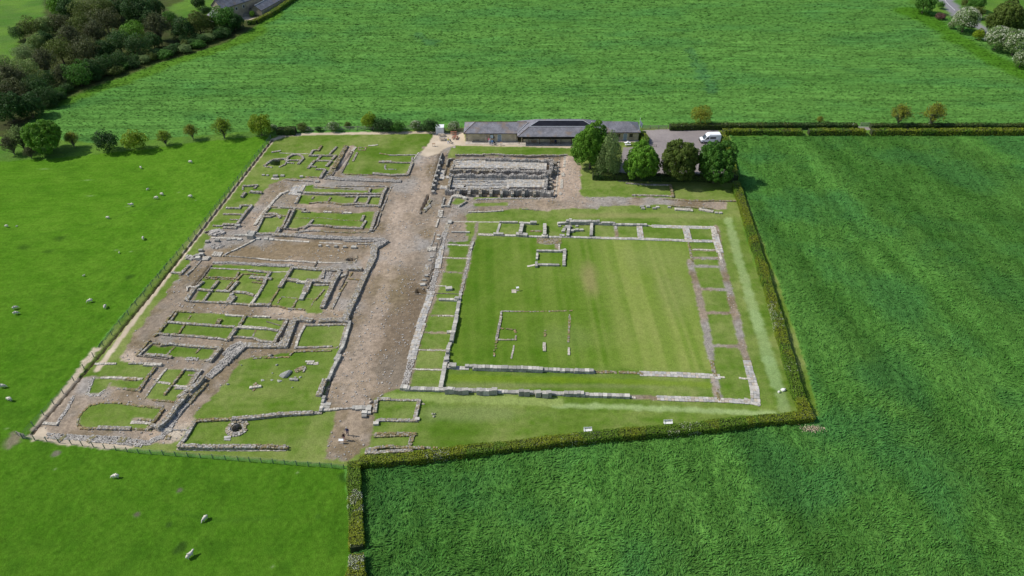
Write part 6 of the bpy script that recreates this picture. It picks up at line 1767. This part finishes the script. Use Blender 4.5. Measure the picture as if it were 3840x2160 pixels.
white_car = plain('white_car_paint', (.80, .81, .82), .22, .03, 1, spec=.5)
v = vehicle('parked_van', 'white high-roof van parked facing left in the car park', 'van', 5.6, 2.0, 2.6,
  [(-2.85, .42), (-2.85, .85), (-2.72, 1.05), (-1.95, 1.22), (-1.35, 1.95), (-1.0, 2.35), (-.6, 2.55), (2.65, 2.6), (2.78, 2.4), (2.8, .42)], white_car,
  [('side_window', [(-.35, 1.38), (-.35, 1.95), (1.35, 1.95), (1.35, 1.38)]), ('cab_window', [(-1.5, 1.32), (-1.05, 1.92), (-.6, 1.92), (-.6, 1.32)])], (-1.95, 1.85), None, 'G', 1805, 425, .04, trim=[
  ('windscreen', M_GLASS, [((-1.68, 0, 1.62), (.05, 1.7, .88), 0, None, 1.0, 0)]),
  ('bumper', M_RUB, [((-2.86, 0, .48), (.16, 1.95, .3))]), ('bumper', M_RUB, [((2.82, 0, .48), (.12, 1.95, .25))]), ('headlight', M_METAL, [((-2.80, .72, .85), (.14, .36, .22))]), ('headlight', M_METAL, [((-2.80, -.72, .85), (.14, .36, .22))]),
  ('grille', M_RUB, [((-2.86, 0, .85), (.04, .95, .2))]), ('side_stripe', plain('stripe_grey', (.35, .38, .42), .5, .05, 1), [((1.0, -1.012, 1.1), (1.8, .012, .06)), ((1.6, -1.012, .98), (1.3, .012, .04))]), ('wing_mirror', M_RUB, [((-1.45, -1.1, 1.45), (.12, .2, .3))]), ('wing_mirror', M_RUB, [((-1.45, 1.1, 1.45), (.12, .2, .3))]),
  ('roof_panel', white_car, [((.9, 0, 2.61), (3.0, 1.7, .05))])])
for c in v.children:
    if c.name.startswith('windscreen'):
        c.location = (0, 0, 0)
        for vv in c.data.vertices: vv.co.x = -1.68+(vv.co.z-1.62)*.80+(vv.co.x+1.68)-.03
vehicle('parked_car', 'small silver-white car parked in the farmyard', 'car', 4, 1.7, 1.4, [(-1.95, .3), (-1.98, .75), (-1.0, .9), (-.5, 1.38), (1.1, 1.4), (1.7, .95), (1.95, .85), (1.95, .3)], white_car,
  [('side_window', [(-.75, .95), (-.4, 1.3), (1.0, 1.3), (1.35, .95)])], (-1.25, 1.25), None, 'Q', 1625, 262, .9, trim=[('windscreen', M_GLASS, [((-.78, 0, 1.15), (.3, 1.4, .4), 0, None, 1.0, 0)])])
v2 = vehicle('parked_car', 'dark blue car behind the silver-white one in the farmyard', 'car', 4, 1.7, 1.4, [(-1.95, .3), (-1.98, .75), (-1.0, .9), (-.5, 1.38), (1.1, 1.4), (1.7, .95), (1.95, .85), (1.95, .3)], plain('dark_blue_paint', (.03, .04, .09), .2, .1, 1),
  [('side_window', [(-.75, .95), (-.4, 1.3), (1.0, 1.3), (1.35, .95)])], (-1.25, 1.25), None, 'Q', 1710, 190, .8)
# road centre line
cl = wpts('T', '905 -10, 960 60, 1030 130, 1135 225'); b = MB()
for (p, q_) in zip(cl[:-1], cl[1:]):
    a_ = math.atan2(q_[1]-p[1], q_[0]-p[0]); l = math.hypot(q_[0]-p[0], q_[1]-p[1])
    for k in range(3):
        t = (k+.35)/3; X_, Y_ = p[0]+(q_[0]-p[0])*t, p[1]+(q_[1]-p[1])*t; b.box((X_, Y_, gz(X_, Y_)+.03), (l/3*.75, .16, .02), a_)
tag(b.build('road_marking', M_WHITE), 'dashed white centre line of the country road', 'marking', kind='structure')

# ---- bodies grown on a skeleton
def skin(name, chain, edges, mats, pick, parent=None, sub=1, root=0):
    me = bpy.data.meshes.new(name); me.from_pydata([c[:3] for c in chain], edges, []); o = bpy.data.objects.new(name, me); COL.objects.link(o)
    md = o.modifiers.new('s', 'SKIN'); md.use_smooth_shade = True
    for i, c in enumerate(chain): me.skin_vertices[0].data[i].radius = (c[3], c[4] if len(c) > 4 else c[3])
    me.skin_vertices[0].data[root].use_root = True
    if sub: o.modifiers.new('d', 'SUBSURF').levels = sub
    dg = bpy.context.evaluated_depsgraph_get(); m2 = bpy.data.meshes.new_from_object(o.evaluated_get(dg)); m2.name = name
    bpy.data.objects.remove(o); o = bpy.data.objects.new(name, m2); COL.objects.link(o); o.parent = parent
    m2.materials.clear()
    for m_ in mats: m2.materials.append(m_)
    for p in m2.polygons: p.material_index = pick(p.center); p.use_smooth = True
    return o
SKIN_M = plain('skin', (.52, .33, .24), .6, .05, 5)
def cloth(n, c): return plain(n, c, .85, .12, 5)
HAIR = {'grey': plain('grey_hair', (.5, .48, .45), .8, .1, 9), 'brown': plain('brown_hair', (.06, .035, .02), .8, .2, 9)}
def person(label, s, x, y, rz, top, legs, hair='brown', pose='stand', z=0, hgt=1.74, hat=None, name='person', group=None):
    r = thing(name, label, 'person', group=group); k = hgt/1.74; sit = pose == 'sit'
    hz_ = .50 if sit else .93; fy = -.42 if sit else 0
    ch = [(0, 0, hz_, .15, .11), (0, 0, hz_+.22, .145, .105), (0, -.01, hz_+.42, .17, .11), (0, 0, hz_+.52, .10, .08), (0, -.01, hz_+.58, .055), (0, -.02, hz_+.68, .085, .095), (0, -.01, hz_+.77, .075, .09)]
    ed = [(0, 1), (1, 2), (2, 3), (3, 4), (4, 5), (5, 6)]
    def limb(base, L_):
        i = base
        for q in L_: ch.append(q); ed.append((i, len(ch)-1)); i = len(ch)-1
        return i
    for sx in (-1, 1):
        if sit: limb(0, [(sx*.11, -.06, hz_, .10), (sx*.13, -.42, hz_, .075), (sx*.13, -.44, .1, .05), (sx*.13, -.56, .05, .045)])
        else:
            st = .09*sx if pose == 'walk' else 0
            limb(0, [(sx*.10, 0, .86, .10), (sx*.11, st-.02, .50, .07), (sx*.11, st*1.6, .10, .048), (sx*.12, st*1.6-.14, .04, .04)])
        if pose == 'arms' or (pose == 'walk' and sx > 0): w_ = limb(2, [(sx*.20, 0, hz_+.42, .06), (sx*.30, -.02, hz_+.18, .048), (sx*.16, -.24, hz_+.20, .033), (sx*.12, -.29, hz_+.21, .032)]); hd = Vector((-sx*.2, -.9, .1))
        else: w_ = limb(2, [(sx*.20, 0, hz_+.42, .06), (sx*.25, .01, hz_+.15, .048), (sx*.26, -.05, hz_-.08, .033), (sx*.26, -.07, hz_-.14, .034)]); hd = Vector((0, -.15, -1))
        p = Vector(ch[w_][:3]); sd_ = Vector((0, 1, 0)) if pose != 'arms' else Vector((0, 0, 1))
        for f_, (o_, l_) in enumerate(((-.032, .075), (-.011, .09), (.011, .085), (.032, .065))):
            q1 = p+hd.normalized()*.035+sd_*o_; q2 = q1+hd.normalized()*l_+Vector((-sx*.015, 0, 0)); limb(w_, [(*q1, .010), (*q2, .008)])
        q1 = p+Vector((-sx*.03, -.03, .0)); q2 = q1+hd.normalized()*.04+Vector((-sx*.02, -.01, 0)); limb(w_, [(*q1, .011), (*q2, .009)])
    shoe = M_RUB
    def pick(c):
        if c.z > hz_+.56: return 0
        if c.z < .09: return 3
        if (abs(c.x) > .2 and c.z < hz_-.05 and not sit) or (pose == 'arms' and c.y < -.20 and c.z > hz_): return 0
        if c.z > hz_+.02 or abs(c.x) > .19 : return 1
        return 2
    body = skin('body', ch, ed, [SKIN_M, top, legs, shoe], pick, r)
    hb = MB(); hc = hz_+.75
    bm = bmesh.new(); bmesh.ops.create_uvsphere(bm, u_segments=12, v_segments=8, radius=1)
    for v_ in bm.verts: v_.co = Vector((v_.co.x*.088, v_.co.y*.105+.012, hc+max(-.06 if v_.co.y > -.2 else .02, v_.co.z*.105)))
    me = bpy.data.meshes.new('hair'); bm.to_mesh(me); bm.free(); me.materials.append(hat or HAIR[hair]); o = bpy.data.objects.new('hat' if hat else 'hair', me); COL.objects.link(o); o.parent = r
    f_ = MB(); f_.box((0, -.118, hz_+.68), (.022, .03, .04)); f_.build('nose', SKIN_M, r)
    put_at(r, s, x, y, z, rz); k *= 1.16; r.scale = (k, k, k); return r
NAVY = cloth('navy_cloth', (.02, .03, .09)); BLACK = cloth('black_cloth', (.02, .018, .02)); MAROON = cloth('maroon_cloth', (.045, .02, .022)); PINK = cloth('pink_cloth', (.55, .06, .16)); BEIGE = cloth('beige_cloth', (.5, .44, .34))
DENIM = cloth('denim', (.08, .14, .32)); PALE = cloth('pale_cloth', (.55, .55, .58)); YEL = cloth('yellow_cloth', (.55, .5, .08)); SKBL = cloth('sky_cloth', (.12, .25, .5)); WHT = cloth('white_cloth', (.75, .74, .70)); PKL = cloth('pink_trousers', (.42, .20, .2))
person('person in navy with pale hair standing on the street foot', 'L', 338, 620, -.2, NAVY, NAVY, 'grey', 'arms')
person('person in dark top and pink leggings leaning at the white information table', 'L', 296, 680, .5, MAROON, PKL, 'brown', 'walk', hgt=1.66)
person('person in beige with a white hat at the wall, left of the group', 'F', 893, 412, .1, BEIGE, BEIGE, 'grey', 'stand', hat=WHT)
person('person in a bright pink top in the middle of the group', 'F', 944, 432, .4, PINK, PALE, 'brown', 'arms', hgt=1.6)
person('person in dark clothes at the right of the group by the notice', 'F', 1010, 402, -.4, BLACK, BLACK, 'brown', 'stand')
person('person in a pale shirt and jeans nearest the path edge', 'F', 960, 458, .2, PALE, DENIM, 'grey', 'stand')
person('person in blue bending forward at the front of the group', 'F', 992, 462, -.3, SKBL, DENIM, 'brown', 'walk', hgt=1.6)
person('person in black at the left of the group by the wall', 'F', 880, 400, .3, BLACK, BLACK, 'brown', 'stand', hgt=1.6)
person('person in yellow and blue walking by the picnic tables', 'F', 330, 438, -.5, YEL, SKBL, 'brown', 'walk', hgt=1.6)
person('person in dark clothes sitting on the gallery bench', 'F', 1945, 436, 0, NAVY, BLACK, 'brown', 'sit', z=.01)
def pram(label, s, x, y, col):
    r = thing('pushchair', label, 'pushchair'); part('seat', col, r, lambda b: (b.box((0, 0, .5), (.42, .6, .12), 0, rx=.3), b.box((0, .26, .78), (.42, .08, .5), 0, rx=-.3)))
    part('frame', M_METAL, r, lambda b: (b.tube([(-.22, -.35, .15), (-.22, .2, .6), (-.22, .5, 1.0)], .02, 5), b.tube([(.22, -.35, .15), (.22, .2, .6), (.22, .5, 1.0)], .02, 5), b.tube([(-.22, .5, 1.0), (.22, .5, 1.0)], .02, 5)))
    for sx in (-1, 1):
        for sy in (-1, 1): part('wheel', M_RUB, r, lambda b: b.tube([(sx*.24-.03, sy*.33, .13), (sx*.24+.03, sy*.33, .13)], .13, 10))
    put_at(r, s, x, y, 0, .8)
pram('dark pushchair at the right of the visitor group', 'F', 1022, 445, BLACK)
pram('grey pushchair beside the walker near the picnic tables', 'F', 365, 425, M_WOODG)
# sheep
WOOL = plain('wool', (.54, .51, .43), .95, .10, 9, .03); FACE = plain('sheep_face', (.50, .46, .40), .8, .1, 9)
def sheep_mesh(gr):
    ch = [(0, 0, .62, .25, .24), (-.32, 0, .63, .26, .25), (-.52, 0, .60, .17, .17), (.30, 0, .62, .22, .22), (.48, 0, .60 if gr else .72, .13, .13), (.62, 0, .40 if gr else .86, .085, .09), (.74, 0, .24 if gr else .84, .075, .07), (.83, 0, .15 if gr else .79, .05, .045)]
    ed = [(0, 1), (1, 2), (0, 3), (3, 4), (4, 5), (5, 6), (6, 7)]
    for sx, bx in ((.30, 3), (-.36, 1)):
        for sy in (-1, 1):
            n = len(ch)
            if sx > 0: ch += [(sx, sy*.13, .40, .07), (sx+.01, sy*.13, .22, .04), (sx, sy*.13, .03, .035)]
            else: ch += [(sx+.03, sy*.13, .42, .09), (sx-.06, sy*.13, .24, .045), (sx-.02, sy*.13, .03, .035)]
            ed += [(bx, n), (n, n+1), (n+1, n+2)]
    for sy in (-1, 1): n = len(ch); q = ch[5]; ch.append((q[0]-.02, sy*.14, q[2]+.05, .03)); ed.append((5, n))
    n = len(ch); ch.append((-.66, 0, .48, .05)); ed.append((2, n))
    return skin('body', ch, ed, [WOOL, FACE], lambda c: 1 if (c.x > .55 or c.z < .26) else 0)
SM = [sheep_mesh(True).data, sheep_mesh(False).data]
for o in list(bpy.data.objects):
    if o.type == 'MESH' and o.data in SM: bpy.data.objects.remove(o)
SHEEP = [(479, 407, 3.0, 1, 0, 'sheep nearest the field tree line, right one of its pair'), (354, 421, 2.4, .85, 0, 'sheep nearest the field tree line, left one of its pair'), (371, 475, 1.0, .7, 0, 'small sheep behind two close together'), (407, 488, 2.8, .95, 0, 'right one of two sheep grazing close together'),
  (393, 497, 3.1, 1, 0, 'left one of two sheep grazing close together'), (479, 494, 3.0, 1, 0, 'sheep beside the left fence near its top'), (330, 515, 3.6, 1, 1, 'sheep lying stretched, below and left of the close pair'), (271, 547, 3.0, .85, 0, 'lone sheep in the upper middle of the pasture'),
  (16, 568, 3.1, .8, 0, 'sheep at the left border next to a tiny lamb'), (41, 567, .4, .42, 1, 'tiny lamb near the left border'), (360, 599, 1.8, .95, 0, 'sheep end-on near the long left fence, mid pasture'), (299, 634, 1.7, .45, 1, 'lamb alone in the middle of the pasture'),
  (210, 692, .5, .5, 1, 'lamb above two sheep near the fence'), (226, 757, 3.6, 1.0, 0, 'left one of two sheep near the fence, lower pasture'), (264, 771, 1.7, 1.0, 0, 'right one of two sheep near the fence, lower pasture'), (38, 774, .5, .95, 0, 'upper one of two sheep close together near the left border'),
  (40, 788, .3, .95, 0, 'lower one of two sheep close together near the left border'), (6, 971, .1, 1.05, 0, 'sheep cut by the left border'), (23, 1004, 2.9, 1.05, 0, 'sheep just below the one at the left border'), (290, 1199, 3.3, 1.1, 0, 'sheep below the bottom fence on the left'),
  (515, 1304, 4.2, 1.0, 0, 'sheep with head down in the middle of the bottom pasture'), (478, 1397, 1.0, 1.15, 1, 'largest sheep near the bottom border, head raised')]
for x, y, a, sc, k, lb in SHEEP:
    o = bpy.data.objects.new('lamb' if sc < .6 else 'sheep', SM[k]); COL.objects.link(o)
    wx, wy = W('O', x, y, .4); o.location = (wx, wy, gz(wx, wy)); o.rotation_euler = (0, 0, a); sc *= .98; o.scale = (sc*.92, sc*.92, sc); tag(o, lb, 'lamb' if 'lamb' in lb and 'next to' not in lb else 'sheep', 'sheep grazing in the pasture')
